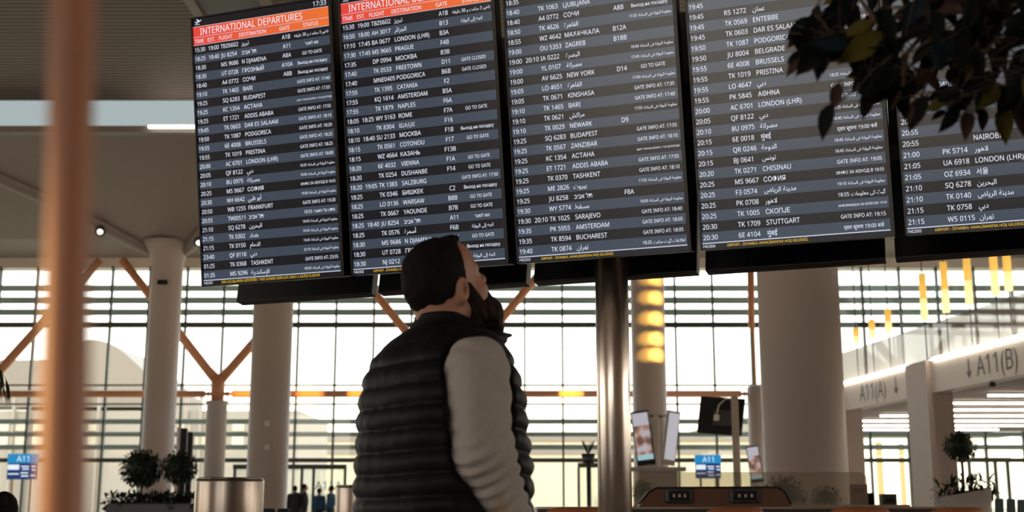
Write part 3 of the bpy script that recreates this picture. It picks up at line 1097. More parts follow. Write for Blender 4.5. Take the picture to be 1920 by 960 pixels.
names = ['departures board at the left end, showing a clock reading 17:33 in its corner', 'departures board above the man, half its orange header cut by the frame',
         'departures board mounted in front of the steel pole, 19:40 in its bottom row', 'departures board ending with flights to Stuttgart and Mumbai',
         'departures board at the right end, mostly hidden by dark leaves']
rear = ['first', 'second', 'third', 'fourth', 'fifth']
for i in range(5):
    board(i, names[i])
    b = P0 + HV * (i * DG + DW / 2 - 0.075) + BV * 0.50
    t = thing('rear_board', 'black back-to-back board hung behind the %s departures board from the left' % rear[i], 'departures board', b, (TAU, 0, PI - PSI), group='rear boards facing away')
    MB().box((0, 0.035, DH / 2 - 0.012), (DW, 0.07, DH + 0.024), bevel=0.006).build('housing', M['housing'], t, local=True)
    front_rect(MB(), 0.012, 0.982, 0.006, 0.994, -0.001).build('screen', S['dark'], t, local=True)
    bk = MB().box((0, 0.11, DH * 0.5), (0.5, 0.08, 0.5), bevel=0.01)
    for k in range(5):
        bk.box((0, 0.072, 0.12 + 0.05 * k), (0.5, 0.006, 0.015))
    bk.build('electronics_box', M['dark'], t, local=True)

# stand that carries both rows
pc = P0 + HV * (2 * DG + DW / 2 - 0.03) + BV * 0.245
pc.z = 0
t = thing('board_stand', 'thick brushed steel pole carrying the departures boards', 'stand', pc)
MB().lathe([(0.30, 0), (0.30, 0.015), (0.28, 0.025), (0.09, 0.03)], pc, 48).build('base_plate', M['steel'], t)
MB().lathe([(0.079, 0.02), (0.079, 3.0)], pc, 64).build('pole', M['steel'], t)
rl = MB()
for z in (2.55, 2.95):
    c0 = pc + Vector((0, 0, z))
    a, b = c0 - HV * 2.1, c0 + HV * 2.1
    rl.box(c0, (4.4, 0.09, 0.07), rot=(0, 0, -PSI))
rl.build('crossbeam', M['black'], t)
for i in range(5):
    br = MB()
    for z in (2.55, 2.95):
        c0 = P0 + HV * (i * DG + DW / 2) + BV * 0.245
        c0.z = z
        br.box(c0, (0.08, 0.46 if z > 2.8 else 0.36, 0.05), rot=(0, 0, -PSI))
    br.build('bracket', M['black'], t)

# lettering on the gate front
def gate_text(s, px0, px1, py0, py1, name, arrow):
    Y0, Y1 = gy(px0), gy(px1)
    ym = (Y0 + Y1) / 2
    L = (gpt(Y1, 0) - gpt(Y0, 0)).length
    zc_ = (ZF0 + ZF1) / 2
    cap = 0.36
    a = 0.2 * L
    mb = letters_mb([(s, a if arrow == 'first' else 0, zc_ - cap / 2, cap, 'L', L - a, 1.0)], lambda x, z: gpt(Y0, z, 0.006) + GU * x)
    ox = 0.02 if arrow == 'first' else L - a + 0.1
    for poly in ([(0.06, 0), (0.09, 0), (0.09, 0.36), (0.06, 0.36)], [(0.075, -0.01), (0.17, 0.12), (0.15, 0.14), (0.075, 0.04), (0.0, 0.14), (-0.02, 0.12)]):
        mb.prism(poly, gpt(Y0, zc_ - 0.18, 0.006) + GU * ox, GU, (0, 0, 1), 0.004)
    return mb.build(name, M['letter'], fascia)


gate_text('A11(B)', 1812, 1912, 0, 0, 'lettering', 'first')
gate_text('A11(A)', 1612, 1690, 0, 0, 'lettering', 'last')

# ================================================================ THE MAN LOOKING UP AT THE BOARDS
M['skin'] = mat('skin', (0.46, 0.225, 0.150), 0.5, var=0.10, scale=30)
M['hair'] = mat('dark brown short hair', (0.0085, 0.0065, 0.0058), 0.75, var=0.4, scale=120, bump=0.15, spec=0.12)
M['beard'] = mat('dark brown beard', (0.020, 0.0105, 0.0075), 0.75, var=0.45, scale=90, bump=0.3, spec=0.12)
M['vest'] = mat('black quilted nylon', (0.0075, 0.0068, 0.0080), 0.55, var=0.15, scale=20, spec=0.16)
M['knit'] = mat('taupe grey knit', (0.42, 0.375, 0.335), 0.85, var=0.10, scale=240, bump=0.25, sheen=0.1)
M['trousers'] = mat('dark trousers', (0.02, 0.02, 0.026), 0.8)
M['shoe'] = mat('black shoe leather', (0.012, 0.011, 0.011), 0.4)

BYAW = R(52)                      # body turned to the right of straight away
MAN = at(834, 800, 3.2)
man = thing('person', 'bearded man in black quilted vest and grey sleeves looking up at the boards', 'person', (MAN.x, 3.2, 0), (0, 0, PI / 2 - BYAW))
HO = np.array([0.005, 0.0, 1.548])      # centre between the ears
_y, _p = R(-8), R(25)
HF = np.array([math.cos(_y) * math.cos(_p), math.sin(_y) * math.cos(_p), math.sin(_p)])
HL = np.array([-math.sin(_y), math.cos(_y), 0.0])
HUP = np.cross(HF, HL)


def head_frame(X, Y, Z):
    dx, dy, dz = X - HO[0], Y - HO[1], Z - HO[2]
    return (dx * HF[0] + dy * HF[1] + dz * HF[2], dx * HL[0] + dy * HL[1] + dz * HL[2], dx * HUP[0] + dy * HUP[1] + dz * HUP[2])


def head_pt(x, y, z):
    return tuple(HO + HF * x + HL * y + HUP * z)


def sd_skull(hx, hy, hz):
    d = s_ell(hx, hy, hz, (-0.008, 0, 0.045), (0.094, 0.076, 0.086))
    return smin(d, s_ell(hx, hy, hz, (-0.035, 0, 0.01), (0.070, 0.066, 0.075)), 0.03)


def sd_head(X, Y, Z):
    hx, hy, hz = head_frame(X, Y, Z)
    d = sd_skull(hx, hy, hz)
    d = smin(d, s_ell(hx, hy, hz, (0.042, 0, -0.025), (0.055, 0.060, 0.080)), 0.03)      # face
    d = smin(d, s_ell(hx, hy, hz, (0.046, 0, 0.062), (0.047, 0.060, 0.055)), 0.02)      # forehead
    d = smin(d, s_cap(hx, hy, hz, (0.070, 0, -0.102), (0.05, 0, -0.095), 0.024, 0.035), 0.03)    # chin
    ay = np.abs(hy)
    d = smin(d, s_cap(hx, ay, hz, (0.012, 0.052, -0.062), (0.055, 0.030, -0.095), 0.016, 0.018), 0.03)
    d = smin(d, s_cap(hx, ay, hz, (0.080, 0.008, 0.026), (0.070, 0.045, 0.028), 0.013, 0.010), 0.018)   # brow
    d = smin(d, s_ell(hx, ay, hz, (0.066, 0.042, -0.030), (0.020, 0.016, 0.016)), 0.02)   # cheekbone
    d = smax(d, -s_ell(hx, ay, hz, (0.094, 0.032, 0.006), (0.014, 0.017, 0.010)), 0.012)
    d = smin(d, s_ell(hx, ay, hz, (0.077, 0.031, 0.006), (0.0125, 0.0125, 0.0125)), 0.002)  # eyes
    d = smin(d, s_cap(hx, hy, hz, (0.088, 0, 0.020), (0.107, 0, -0.006), 0.0075, 0.0105), 0.012)      # nose
    d = smin(d, s_ell(hx, ay, hz, (0.098, 0.010, -0.012), (0.012, 0.009, 0.008)), 0.012)
    d = smin(d, s_ell(hx, hy, hz, (0.092, 0, -0.054), (0.012, 0.024, 0.006)), 0.006)
    d = smin(d, s_ell(hx, hy, hz, (0.090, 0, -0.066), (0.012, 0.021, 0.007)), 0.006)
    # ears
    ex, ez = hx + 0.004 - 0.25 * (hz + 0.010), hz + 0.010
    e1 = s_ell(ex, ay, ez, (0, 0.080, 0), (0.0195, 0.0115, 0.0315))
    e1 = smax(e1, -s_ell(ex, ay, ez, (0.003, 0.093, 0.001), (0.0105, 0.0125, 0.020)), 0.004)
    e1 = smax(e1, -s_ell(ex, ay, ez, (0.008, 0.086, -0.004), (0.006, 0.012, 0.008)), 0.003)
    d = smin(d, e1, 0.006)
    # neck with the fold at the nape
    d = smin(d, s_cap(X, Y, Z, head_pt(-0.030, 0, -0.045), (-0.020, 0, 1.40), 0.066, 0.074), 0.03)
    d = smin(d, s_cap(X, Y, Z, head_pt(-0.068, 0.035, -0.072), head_pt(-0.068, -0.035, -0.072), 0.020, 0.020), 0.014)
    return d


PROF = np.array([  # z, half width, half depth, centre
    (0.84, 0.222, 0.168, -0.004), (0.90, 0.232, 0.182, -0.004), (1.00, 0.243, 0.193, -0.004), (1.10, 0.246, 0.190, -0.008), (1.20, 0.244, 0.180, -0.012), (1.29, 0.238, 0.169, -0.015),
    (1.35, 0.222, 0.150, -0.016), (1.40, 0.190, 0.126, -0.012), (1.43, 0.140, 0.104, -0.006), (1.448, 0.098, 0.086, -0.004), (1.465, 0.082, 0.080, 0.0), (1.50, 0.078, 0.078, 0.002)])


def sd_torso(X, Y, Z, shrink=0.0):
    a = np.interp(Z, PROF[:, 0], PROF[:, 1]) - shrink
    b = np.interp(Z, PROF[:, 0], PROF[:, 2]) - shrink
    c = np.interp(Z, PROF[:, 0], PROF[:, 3])
    k = ((np.abs(Y) / a) ** 2.25 + (np.abs(X - c) / b) ** 2.25) ** (1 / 2.25)
    return (k - 1) * np.minimum(a, b) * 0.9


SH, EL, WR = (-0.050, 0.205, 1.324), (-0.052, 0.236, 1.125), (0.085, 0.232, 0.875)


def sd_arm(X, Y, Z, side, ex=0.0):
    m = lambda p: (p[0] + (0.05 if side > 0 else 0), side * p[1] * (0.92 if side > 0 else 1), p[2])
    d = s_cap(X, Y, Z, m(SH), m(EL), 0.078 + ex, 0.066 + ex)
    return smin(d, s_cap(X, Y, Z, m(EL), m(WR), 0.064 + ex, 0.042 + ex), 0.03)


def hand_sdf(X, Y, Z, side, W, ex=1.0):
    """palm, five bent fingers of unequal length and a thumb from the side of the palm"""
    x, y, z = X - W[0], (Y - W[1]) * side, Z - W[2]
    d = s_ell(x, y, z, (0.022, 0, -0.052), (0.040, 0.017, 0.052))
    d = smin(d, s_cap(x, y, z, (0, 0, 0.03), (0.012, 0, -0.02), 0.028, 0.026), 0.02)
    for i, (fx, L) in enumerate(((0.052, 0.072), (0.034, 0.080), (0.015, 0.075), (-0.002, 0.058))):
        k0 = (fx, 0.0, -0.088)
        k1 = (fx + 0.004, -0.006, -0.088 - L * 0.48)
        k2 = (fx + 0.003, -0.022, -0.088 - L * 0.80)
        k3 = (fx, -0.038, -0.088 - L * 0.98)
        d = smin(d, s_cap(x, y, z, k0, k1, 0.0095, 0.0088), 0.004)
        d = np.minimum(d, s_cap(x, y, z, k1, k2, 0.0088, 0.0080))
        d = np.minimum(d, s_cap(x, y, z, k2, k3, 0.0080, 0.0070))
    d = smin(d, s_cap(x, y, z, (0.045, -0.004, -0.030), (0.075, -0.020, -0.062), 0.0125, 0.0105), 0.008)
    d = np.minimum(d, s_cap(x, y, z, (0.075, -0.020, -0.062), (0.080, -0.030, -0.092), 0.0105, 0.0085))
    return d


LEG = [((0.0, 0.095, 0.90), (0.015, 0.105, 0.49), 0.105, 0.068), ((0.015, 0.105, 0.49), (-0.02, 0.110, 0.09), 0.068, 0.046)]


def sd_legs(X, Y, Z, ex=0.0):
    d = s_ell(X, Y, Z, (0, 0, 0.90), (0.165 + ex, 0.195 + ex, 0.13))
    for s in (-1, 1):
        for a, b, ra, rb in LEG:
            d = smin(d, s_cap(X, Y, Z, (a[0], s * a[1], a[2]), (b[0], s * b[1], b[2]), ra + ex, rb + ex), 0.03)
    return d


def sd_body(X, Y, Z):
    d = smin(sd_head(X, Y, Z), sd_torso(X, Y, np.minimum(Z, 1.45), 0.05) + np.maximum(Z - 1.44, 0), 0.03)
    d = np.maximum(d, -(Z - 0.05))
    d = smin(d, sd_legs(X, Y, Z), 0.03)
    for s in (-1, 1):
        d = smin(d, sd_arm(X, Y, Z, s, -0.018), 0.03)
        d = smin(d, s_ell(X, Y, Z, (0.05, s * 0.11, 0.05), (0.12, 0.04, 0.035)), 0.02)
        d = smin(d, hand_sdf(X, Y, Z, s, (WR[0] + (0.05 if s > 0 else 0), s * WR[1] * (0.92 if s > 0 else 1), WR[2])), 0.006)
    return d


def lin(*segs):
    out = []
    for a, b, st in segs:
        out.append(np.arange(a, b, st))
    return np.concatenate(out)


sdf_object(sd_body, None, None, None, 'body', M['skin'], man, axes=[
    lin((-0.26, -0.13, 0.010), (-0.13, 0.20, 0.0033), (0.20, 0.27, 0.010)), lin((-0.34, -0.27, 0.012), (-0.27, -0.18, 0.005), (-0.18, -0.11, 0.010), (-0.11, 0.11, 0.0033), (0.11, 0.19, 0.01), (0.19, 0.27, 0.005), (0.27, 0.34, 0.012)),
    lin((-0.02, 0.66, 0.016), (0.66, 0.92, 0.005), (0.92, 1.40, 0.014), (1.40, 1.72, 0.0033))])


def sd_hair(X, Y, Z):
    hx, hy, hz = head_frame(X, Y, Z)
    d = sd_skull(hx, hy, hz) - 0.006 - 0.005 * np.clip((hz - 0.06) / 0.06, 0, 1)
    d = d - 0.0012 * wob(hx, hy, hz, 210) - 0.0015 * wob(hx, hy, hz, 90, 1.0)
    line = np.interp(hx, [-0.11, -0.06, -0.02, 0.000, 0.012, 0.022, 0.032, 0.044, 0.060], [-0.050, -0.042, -0.014, 0.014, -0.004, 0.002, 0.045, 0.085, 0.122])
    d = smax(d, (line - hz) * 0.8, 0.006)
    tuft = s_ell(hx, hy, hz, (0.052, -0.012, 0.117), (0.026, 0.036, 0.015))
    return smin(d, tuft - 0.002 * wob(hx, hy, hz, 150), 0.012)


hb = lambda r: [np.arange(HO[0] - 0.17, HO[0] + 0.19, r), np.arange(-0.12, 0.12, r), np.arange(1.36, 1.72, r)]
sdf_object(sd_hair, None, None, None, 'hair', M['hair'], man, axes=hb(0.0035))


def sd_beard(X, Y, Z):
    hx, hy, hz = head_frame(X, Y, Z)
    d = s_ell(hx, hy, hz, (0.058, 0, -0.090), (0.056, 0.062, 0.056))
    d = smin(d, s_cap(hx, hy, hz, (0.075, 0, -0.110), (0.088, 0, -0.140), 0.043, 0.025), 0.03)
    ay = np.abs(hy)
    d = smin(d, s_cap(hx, ay, hz, (0.020, 0.062, -0.008), (0.028, 0.050, -0.078), 0.015, 0.030), 0.022)   # sideburn
    d = smin(d, s_cap(hx, ay, hz, (0.100, 0.004, -0.046), (0.082, 0.034, -0.070), 0.007, 0.011), 0.008)    # moustache
    d = smax(d, -s_ell(hx, hy, hz, (0.112, 0, -0.061), (0.018, 0.020, 0.0055)), 0.005)
    d = smax(d, -s_ell(hx, ay, hz, (0.090, 0.045, -0.018), (0.034, 0.034, 0.026)), 0.012)
    lw = np.clip((-0.07 - hz) / 0.06, 0, 1)
    d = d - (0.0024 + 0.003 * lw) * wob(hx, hy, hz * 0.35, 260, 0.5) - (0.004 + 0.004 * lw) * wob(hx, hy, hz * 0.4, 95, 2.0)
    return d


sdf_object(sd_beard, None, None, None, 'beard', M['beard'], man, axes=hb(0.0035))


def sd_vest(X, Y, Z):
    # quilted bands: puffed rolls between the seams
    zz = Z + 0.012 * np.sin(3.1 * X + 1.2 * Y) - 0.010 * np.abs(Y) / 0.25
    ph = (zz - 0.845) / 0.0545
    roll = (np.abs(np.sin(PI * ph)) + 0.03) ** 0.7
    amp = np.interp(Z, [0.85, 1.32, 1.40, 1.46], [0.0100, 0.0095, 0.005, 0.003])
    d = sd_torso(X, Y, Z) - amp * (roll - 0.35) - 0.0035 * wob(X, Y, Z, 34) - 0.0012 * wob(X, Y, Z, 110, 3.0)
    d = np.maximum(d, -(Z - 0.845))
    d = smax(d, Z - 1.476 + 0.28 * np.maximum(X, -0.02), 0.010)
    # turned collar corners at the throat
    ay = np.abs(Y)
    flap = np.minimum(s_ell(X, ay, Z, (0.100, 0.055, 1.425), (0.055, 0.030, 0.024)), s_cap(X, ay, Z, (0.11, 0.055, 1.430), (0.165, 0.062, 1.437), 0.018, 0.005))
    d = smin(d, flap, 0.02)
    # open throat and hollow collar
    d = smax(d, -s_cap(X, Y, Z, (0.005, 0, 1.44), (0.035, 0, 1.60), 0.068, 0.100), 0.006)
    # armholes
    for s in (-1, 1):
        hole = s_cap(X, Y, Z, (SH[0], s * SH[1], SH[2]), (EL[0], s * EL[1], EL[2]), 0.084, 0.078)
        hole = smin(hole, s_cap(X, Y, Z, (EL[0], s * EL[1], EL[2]), (WR[0], s * WR[1], WR[2]), 0.072, 0.05), 0.02)
        d = smax(d, -hole, 0.016)
    return d


sdf_object(sd_vest, None, None, None, 'vest', M['vest'], man, axes=[np.arange(-0.26, 0.27, 0.0055), np.arange(-0.30, 0.30, 0.0055), np.arange(0.82, 1.52, 0.0045)])


def sd_sweater(X, Y, Z):
    d = np.maximum(np.maximum(sd_torso(X, Y, Z, 0.036), Z - 1.42), 0.87 - Z)
    for s in (-1, 1):
        a = sd_arm(X, Y, Z, s)
        # creases round the elbow and under the shoulder
        q = Z + 0.5 * X
        w = np.exp(-((Z - 1.07) / 0.11) ** 2)
        a = a - w * 0.0050 * np.sin(150 * (Z - 0.55 * X) + 3 * np.sin(18 * X + 9 * Y)) - 0.0022 * np.sin(95 * (q + 0.25 * Y) + 2.5 * wob(X, Y, Z, 22)) * np.clip((Z - 1.15) / 0.1, 0, 1) - 0.0025 * wob(X, Y, Z, 45)
        a = np.maximum(a, -((Z - (WR[2] - 0.005)) + 0.2 * (X - WR[0])))
        d = smin(d, a, 0.012)
    return d


sdf_object(sd_sweater, None, None, None, 'sweater', M['knit'], man, axes=[np.arange(-0.20, 0.21, 0.005), lin((-0.34, -0.10, 0.005), (-0.10, 0.10, 0.014), (0.10, 0.34, 0.005)), np.arange(0.85, 1.44, 0.005)])


def sd_trousers(X, Y, Z):
    d = sd_legs(X, Y, Z, 0.016) - 0.004 * wob(X, Y, Z, 30)
    return np.maximum(np.maximum(d, Z - 0.95), 0.06 - Z)


sdf_object(sd_trousers, (-0.2, -0.24, 0.03), (0.22, 0.24, 0.98), 0.013, 'trousers', M['trousers'], man)


def sd_shoe(X, Y, Z):
    d = s_ell(X, Y, Z, (0.05, 0, 0.045), (0.150, 0.052, 0.050))
    d = smin(d, s_cap(X, Y, Z, (-0.04, 0, 0.05), (-0.03, 0, 0.10), 0.052, 0.050), 0.03)
    return np.maximum(d, -Z)


for s in (-1, 1):
    o = sdf_object(sd_shoe, (-0.13, -0.08, -0.015), (0.23, 0.08, 0.17), 0.009, 'shoe', M['shoe'], man)
    o.location = (0.0, s * 0.11, 0.002)

# ================================================================ MIDDLE GROUND
M['bin_steel'] = mat('dark brushed bin steel', (0.34, 0.29, 0.25), 0.30, 1.0, scale=3, stretch=(16, 16, 0.2), var=0.45)  # streak reflections are put into the colour along the brushing
M['orange_shell'] = mat('orange brown seat shell', (0.42, 0.13, 0.05), 0.5)
M['walnut'] = mat('reddish brown laminate', (0.20, 0.085, 0.050), 0.5, stretch=(2, 20, 20), var=0.15)
M['counter_top'] = mat('dark counter top', (0.06, 0.05, 0.045), 0.3)
M['screen_glass'] = glass('smoked divider glass', (0.80, 0.78, 0.72), 0.06, 0.14, (0.62, 0.55, 0.47))
M['soil'] = mat('dark soil', (0.03, 0.022, 0.016), 0.9)
M['bark'] = mat('thin brown bark', (0.10, 0.065, 0.04), 0.8)
M['leaf_a'] = mat('deep green leaves', (0.018, 0.032, 0.016), 0.5, var=0.35, scale=15)
M['leaf_b'] = mat('dull green leaves', (0.035, 0.050, 0.022), 0.5, var=0.35, scale=15)
M['blue_sign'] = mat('lit blue sign', (0.02, 0.2, 0.4), 0.4, emit=(0.010, 0.22, 0.48), estr=1.0)
M['navy_sign'] = mat('lit navy sign', (0.01, 0.03, 0.1), 0.4, emit=(0.006, 0.035, 0.14), estr=1.0)
M['sign_white'] = mat('lit white sign text', (0.7, 0.7, 0.7), 0.4, emit=(0.75, 0.85, 0.95), estr=0.9)
M['ad_pale'] = mat('lit pale poster', (0.4, 0.4, 0.42), 0.4, emit=(0.50, 0.50, 0.58), estr=0.7)
M['ad_tan'] = mat('poster warm tones', (0.4, 0.25, 0.2), 0.4, emit=(0.38, 0.20, 0.14), estr=0.8)
M['ad_dark'] = mat('poster dark tones', (0.06, 0.04, 0.04), 0.4, emit=(0.09, 0.05, 0.045), estr=0.8)
M['ad_photo'] = mat('poster photograph tones', (0.3, 0.2, 0.2), 0.4, emit=(1, 1, 1), estr=0.75)
_t = M['ad_photo'].node_tree
_n = _t.nodes.new('ShaderNodeTexNoise')
_n.inputs['Scale'].default_value = 5.0
_n.inputs['Detail'].default_value = 1.0
_c = _t.nodes.new('ShaderNodeTexCoord')
_r = _t.nodes.new('ShaderNodeValToRGB')
for k_, (ps_, c_) in enumerate(((0.36, (0.07, 0.04, 0.04, 1)), (0.47, (0.30, 0.16, 0.12, 1)), (0.56, (0.50, 0.33, 0.27, 1)), (0.66, (0.48, 0.47, 0.55, 1)))):
    e_ = _r.color_ramp.elements[k_] if k_ < 2 else _r.color_ramp.elements.new(ps_)
    e_.position = ps_
    e_.color = c_
_t.links.new(_c.outputs['Object'], _n.inputs['Vector'])
_t.links.new(_n.outputs['Fac'], _r.inputs[0])
_t.links.new(_r.outputs[0], _t.nodes['Principled BSDF'].inputs['Emission Color'])
M['ad_teal'] = mat('poster teal band', (0.2, 0.3, 0.32), 0.4, emit=(0.35, 0.55, 0.62), estr=0.8)
M['grey_panel'] = mat('grey kiosk panel', (0.40, 0.36, 0.33), 0.5)
rnd = random.Random(4)


def leaf_quad(mb, c, d, up, L, W, bend=0.25):
    """a small pointed leaf from c along d"""
    d = d.normalized()
    s = d.cross(up)
    if s.length < 1e-3:
        s = d.cross(Vector((1, 0, 0)))
    s.normalize()
    n = s.cross(d)
    prev = None
    for t, w in ((0, 0.12), (0.3, 0.9), (0.62, 0.8), (1.0, 0.03)):
        q = c + d * (L * t) - n * (bend * L * t * t)
        row = [mb.bm.verts.new(q - s * (W / 2 * w) + n * (0.12 * W * w)), mb.bm.verts.new(q), mb.bm.verts.new(q + s * (W / 2 * w) + n * (0.12 * W * w))]
        if prev:
            for k in range(2):
                f = mb.bm.faces.new((prev[k], prev[k + 1], row[k + 1], row[k]))
                f.material_index = mb.mi
                f.smooth = True
        prev = row


def rvec():
    while True:
        v_ = Vector((rnd.uniform(-1, 1), rnd.uniform(-1, 1), rnd.uniform(-1, 1)))
        if 0.05 < v_.length < 1:
            return v_.normalized()


def leaf_ball(mb, c, r, n, L, W, squash=1.0, nm=2):
    for _ in range(n):
        v_ = rvec()
        k = rnd.uniform(0.45, 1.0) ** 0.5
        p = Vector(c) + Vector((v_.x * r * k, v_.y * r * k, v_.z * r * k * squash))
        mb.mi = rnd.randrange(nm)
        leaf_quad(mb, p, v_ + rvec() * 0.9 + Vector((0, 0, -0.2)), Vector((0, 0, 1)), L * rnd.uniform(0.7, 1.2), W)
    mb.mi = 0


LEAVES = [M['leaf_a'], M['leaf_b']]


def topiary(px, py, Y, wpx, label, zbase, n=520):
    c = at(px, py, Y)
    r = wpx * Y / F / 2
    t = thing('topiary_tree', label, 'small tree', (c.x, Y, zbase), group=None)
    mb = MB()
    mb.ball(c, (r * 0.80, r * 0.80, r * 0.74), 2, 0.12)
    leaf_ball(mb, c, r, n * 2, r * 0.24, r * 0.12, 0.9)
    mb.build('foliage', LEAVES, t, fixn=False)
    MB().tube([(c.x, Y, zbase), (c.x + 0.012, Y, (c.z + zbase) / 2), (c.x, Y, c.z)], [0.022, 0.016, 0.02], 8).build('trunk', M['bark'], t)
    return t


# --- brushed metal bins
def bin_(px0, px1, py, Y, label):
    a, b = at(px0, py, Y), at(px1, py, Y)
    r = (b.x - a.x) / 2
    cx = (a.x + b.x) / 2
    t = thing('metal_bin', label, 'bin', (cx, Y, 0), group=None)
    MB().lathe([(r * 0.94, 0.0), (r * 0.94, 0.05), (r, 0.06), (r, a.z - 0.02), (r * 0.985, a.z)], (cx, Y, 0), 64).build('body', M['bin_steel'], t)
    MB().lathe([(r * 1.012, a.z - 0.33), (r * 1.012, a.z - 0.32)], (cx, Y, 0), 64).build('band', M['dark'], t)
    MB().lathe([(r * 0.985, a.z), (r * 0.93, a.z + 0.012), (r * 0.55, a.z + 0.014), (r * 0.52, a.z - 0.03)], (cx, Y, 0), 64).build('lid', M['bin_steel'], t)
    return t


bin_(368, 495, 899, 9.3, 'wide brushed steel cylinder bin in front of the round column')
bin_(630, 728, 912, 12.2, 'brushed steel cylinder bin half hidden behind the man')

# --- planted trough with two topiary balls
Y = 20.0
a, b = at(212, 940, Y), at(366, 940, Y)
t = thing('planter_trough', 'dark trough of low leafy plants under two ball-shaped trees', 'planter', ((a.x + b.x) / 2, Y, 0))
MB().box(((a.x + b.x) / 2, Y, 0.52), (b.x - a.x, 0.6, 1.04), bevel=0.02).build('box', M['dark'], t)
MB().box(((a.x + b.x) / 2, Y, 1.03), (b.x - a.x - .06, 0.54, 0.03)).build('soil', M['soil'], t)
mb = MB()
for k in range(16):
    leaf_ball(mb, (a.x + (b.x - a.x) * (k + 0.5) / 16, Y + rnd.uniform(-.15, .15), 1.05), 0.17, 120, 0.10, 0.045, 0.8)
mb.build('plants', LEAVES, t, fixn=False)
topiary(266, 878, 20.0, 74, 'ball-clipped tree left of its twin, before the left white column', 1.04)
topiary(337, 876, 20.0, 64, 'ball-clipped tree right of its twin, beside two black posts', 1.04)
for px, py, w_, m_, lb in ((336, 801, 0.06, 'white', 'thin pale post left of two black posts'), (346, 803, 0.1, 'black', 'tall black speaker post, taller of two'), (358, 810, 0.085, 'black', 'tall black speaker post, shorter of two')):
    p = at(px, py, 22.0)
    t = thing('slim_post', lb, 'post', (p.x, 22.0, 0))
    MB().lathe([(0.15, 0), (0.15, 0.015), (0.03, 0.025)], (p.x, 22.0, 0), 20).build('foot', M['dark'], t)
    MB().box((p.x, 22.0, (p.z + 0.02) / 2), (w_, w_, p.z - 0.02), bevel=0.01).build('shaft', M[m_], t)

# --- white tapered planter with a topiary on the right
Y = 14.0
a, b = at(1760, 930, Y), at(1855, 930, Y)
cx, hw = (a.x + b.x) / 2, (b.x - a.x) / 2
zl, zr_ = zat(931, Y), zat(914, Y)
t = thing('tapered_planter', 'white tapered planter with slanted rim holding a ball-clipped tree', 'planter', (cx, Y, 0))
mb = MB()
rim, low = [], []
for k in range(40):
    an = 2 * PI * k / 40
    sq = lambda q: math.copysign(abs(q) ** 0.6, q)
    x, y = sq(math.cos(an)), sq(math.sin(an))
    rim.append((cx + hw * x, Y + hw * 0.8 * y, zl + (zr_ - zl) * (x + 1) / 2))
    low.append((cx + hw * 0.62 * x, Y + hw * 0.5 * y, 0))
rv, lv = [mb.bm.verts.new(p) for p in rim], [mb.bm.verts.new(p) for p in low]
iv = [mb.bm.verts.new((cx + (p[0] - cx) * 0.92, Y + (p[1] - Y) * 0.92, p[2] - 0.03)) for p in rim]
for k in range(40):
    for A, B in ((lv, rv), (rv, iv)):
        f = mb.bm.faces.new((A[k], A[(k + 1) % 40], B[(k + 1) % 40], B[k]))
        f.smooth = True
mb.bm.faces.new(lv[::-1])
mb.build('pot', M['white'], t)
mb = MB()
mb.bm.faces.new([mb.bm.verts.new((cx + (p[0] - cx) * 0.9, Y + (p[1] - Y) * 0.9, p[2] - 0.035)) for p in rim])
mb.build('soil', M['soil'], t)
mb = MB()
for k in range(9):
    s = (k + 0.5) / 9
    leaf_ball(mb, (cx + hw * (2 * s - 1) * 0.9, Y + rnd.uniform(-.1, .1), zl + (zr_ - zl) * s + 0.02), 0.10, 34, 0.13, 0.035, 1.0)
mb.build('plants', LEAVES, t, fixn=False)
topiary(1800, 837, 14.0, 58, 'ball-clipped tree standing in the white tapered planter', zl + 0.04, 420)

# --- monitor seen from behind on a steel pole
Y = 22.0
p = at(1377, 742, Y)
t = thing('monitor_stand', 'steel pole carrying a black monitor seen from behind', 'monitor stand', (p.x, Y, 0))
MB().lathe([(0.22, 0), (0.22, 0.02), (0.065, 0.03), (0.065, p.z)], (p.x, Y, 0), 36).build('pole', M['satin'], t)
q = at(1352, 780, Y + 0.2)
rot = Matrix.Rotation(R(-24), 3, 'Z') @ Matrix.Rotation(R(-9), 3, 'X') @ Matrix.Rotation(R(5.5), 3, 'Y')
MB().box(q, (0.80, 0.06, 0.66), rot=rot, bevel=0.012).build('monitor', M['black'], t)
mb = MB()
mb.box(q + rot @ Vector((0.06, -0.06, -0.05)), (0.34, 0.08, 0.28), rot=rot, bevel=0.015)
mb.build('mount', M['dark'], t)
MB().box(q + rot @ Vector((-0.04, -0.12, -0.06)), (0.10, 0.04, 0.11), rot=rot, bevel=0.01).build('adapter', M['white'], t)
MB().tube([q + rot @ Vector(v_) for v_ in ((-0.04, -0.13, 0.0), (-0.02, -0.14, 0.16), (0.08, -0.13, 0.28), (0.24, -0.14, 0.29))], 0.012, 8).build('cable', M['white'], t)

# --- advertising totem: two leaning display panels on a slim frame
def ad_panel(parent, c, w, h, rot, lit=True):
    c = Vector(c)
    o = MB().box(c, (w, 0.07, h), rot=rot, bevel=0.015).build('display_panel', M['black'] if lit else M['grey_panel'], parent)

    def face(mb, pts, off):
        vs = [mb.bm.verts.new(c + rot @ Vector((x * w / 2, -0.036 - off, z * h / 2))) for x, z in pts]
        mb.bm.faces.new(vs)
        return mb
    face(MB(), [(-.86, -.80), (.86, -.80), (.86, .92), (-.86, .92)], 0.0).build('screen', M['ad_pale'], o)
    if lit:
        face(MB(), [(-.86, -.60), (.86, -.60), (.86, .45), (-.86, .45)], 0.001).build('picture', M['ad_photo'], o)
        face(MB(), [(-.86, -.80), (.86, -.80), (.86, -.60), (-.86, -.60)], 0.002).build('picture', M['ad_teal'], o)
    return o


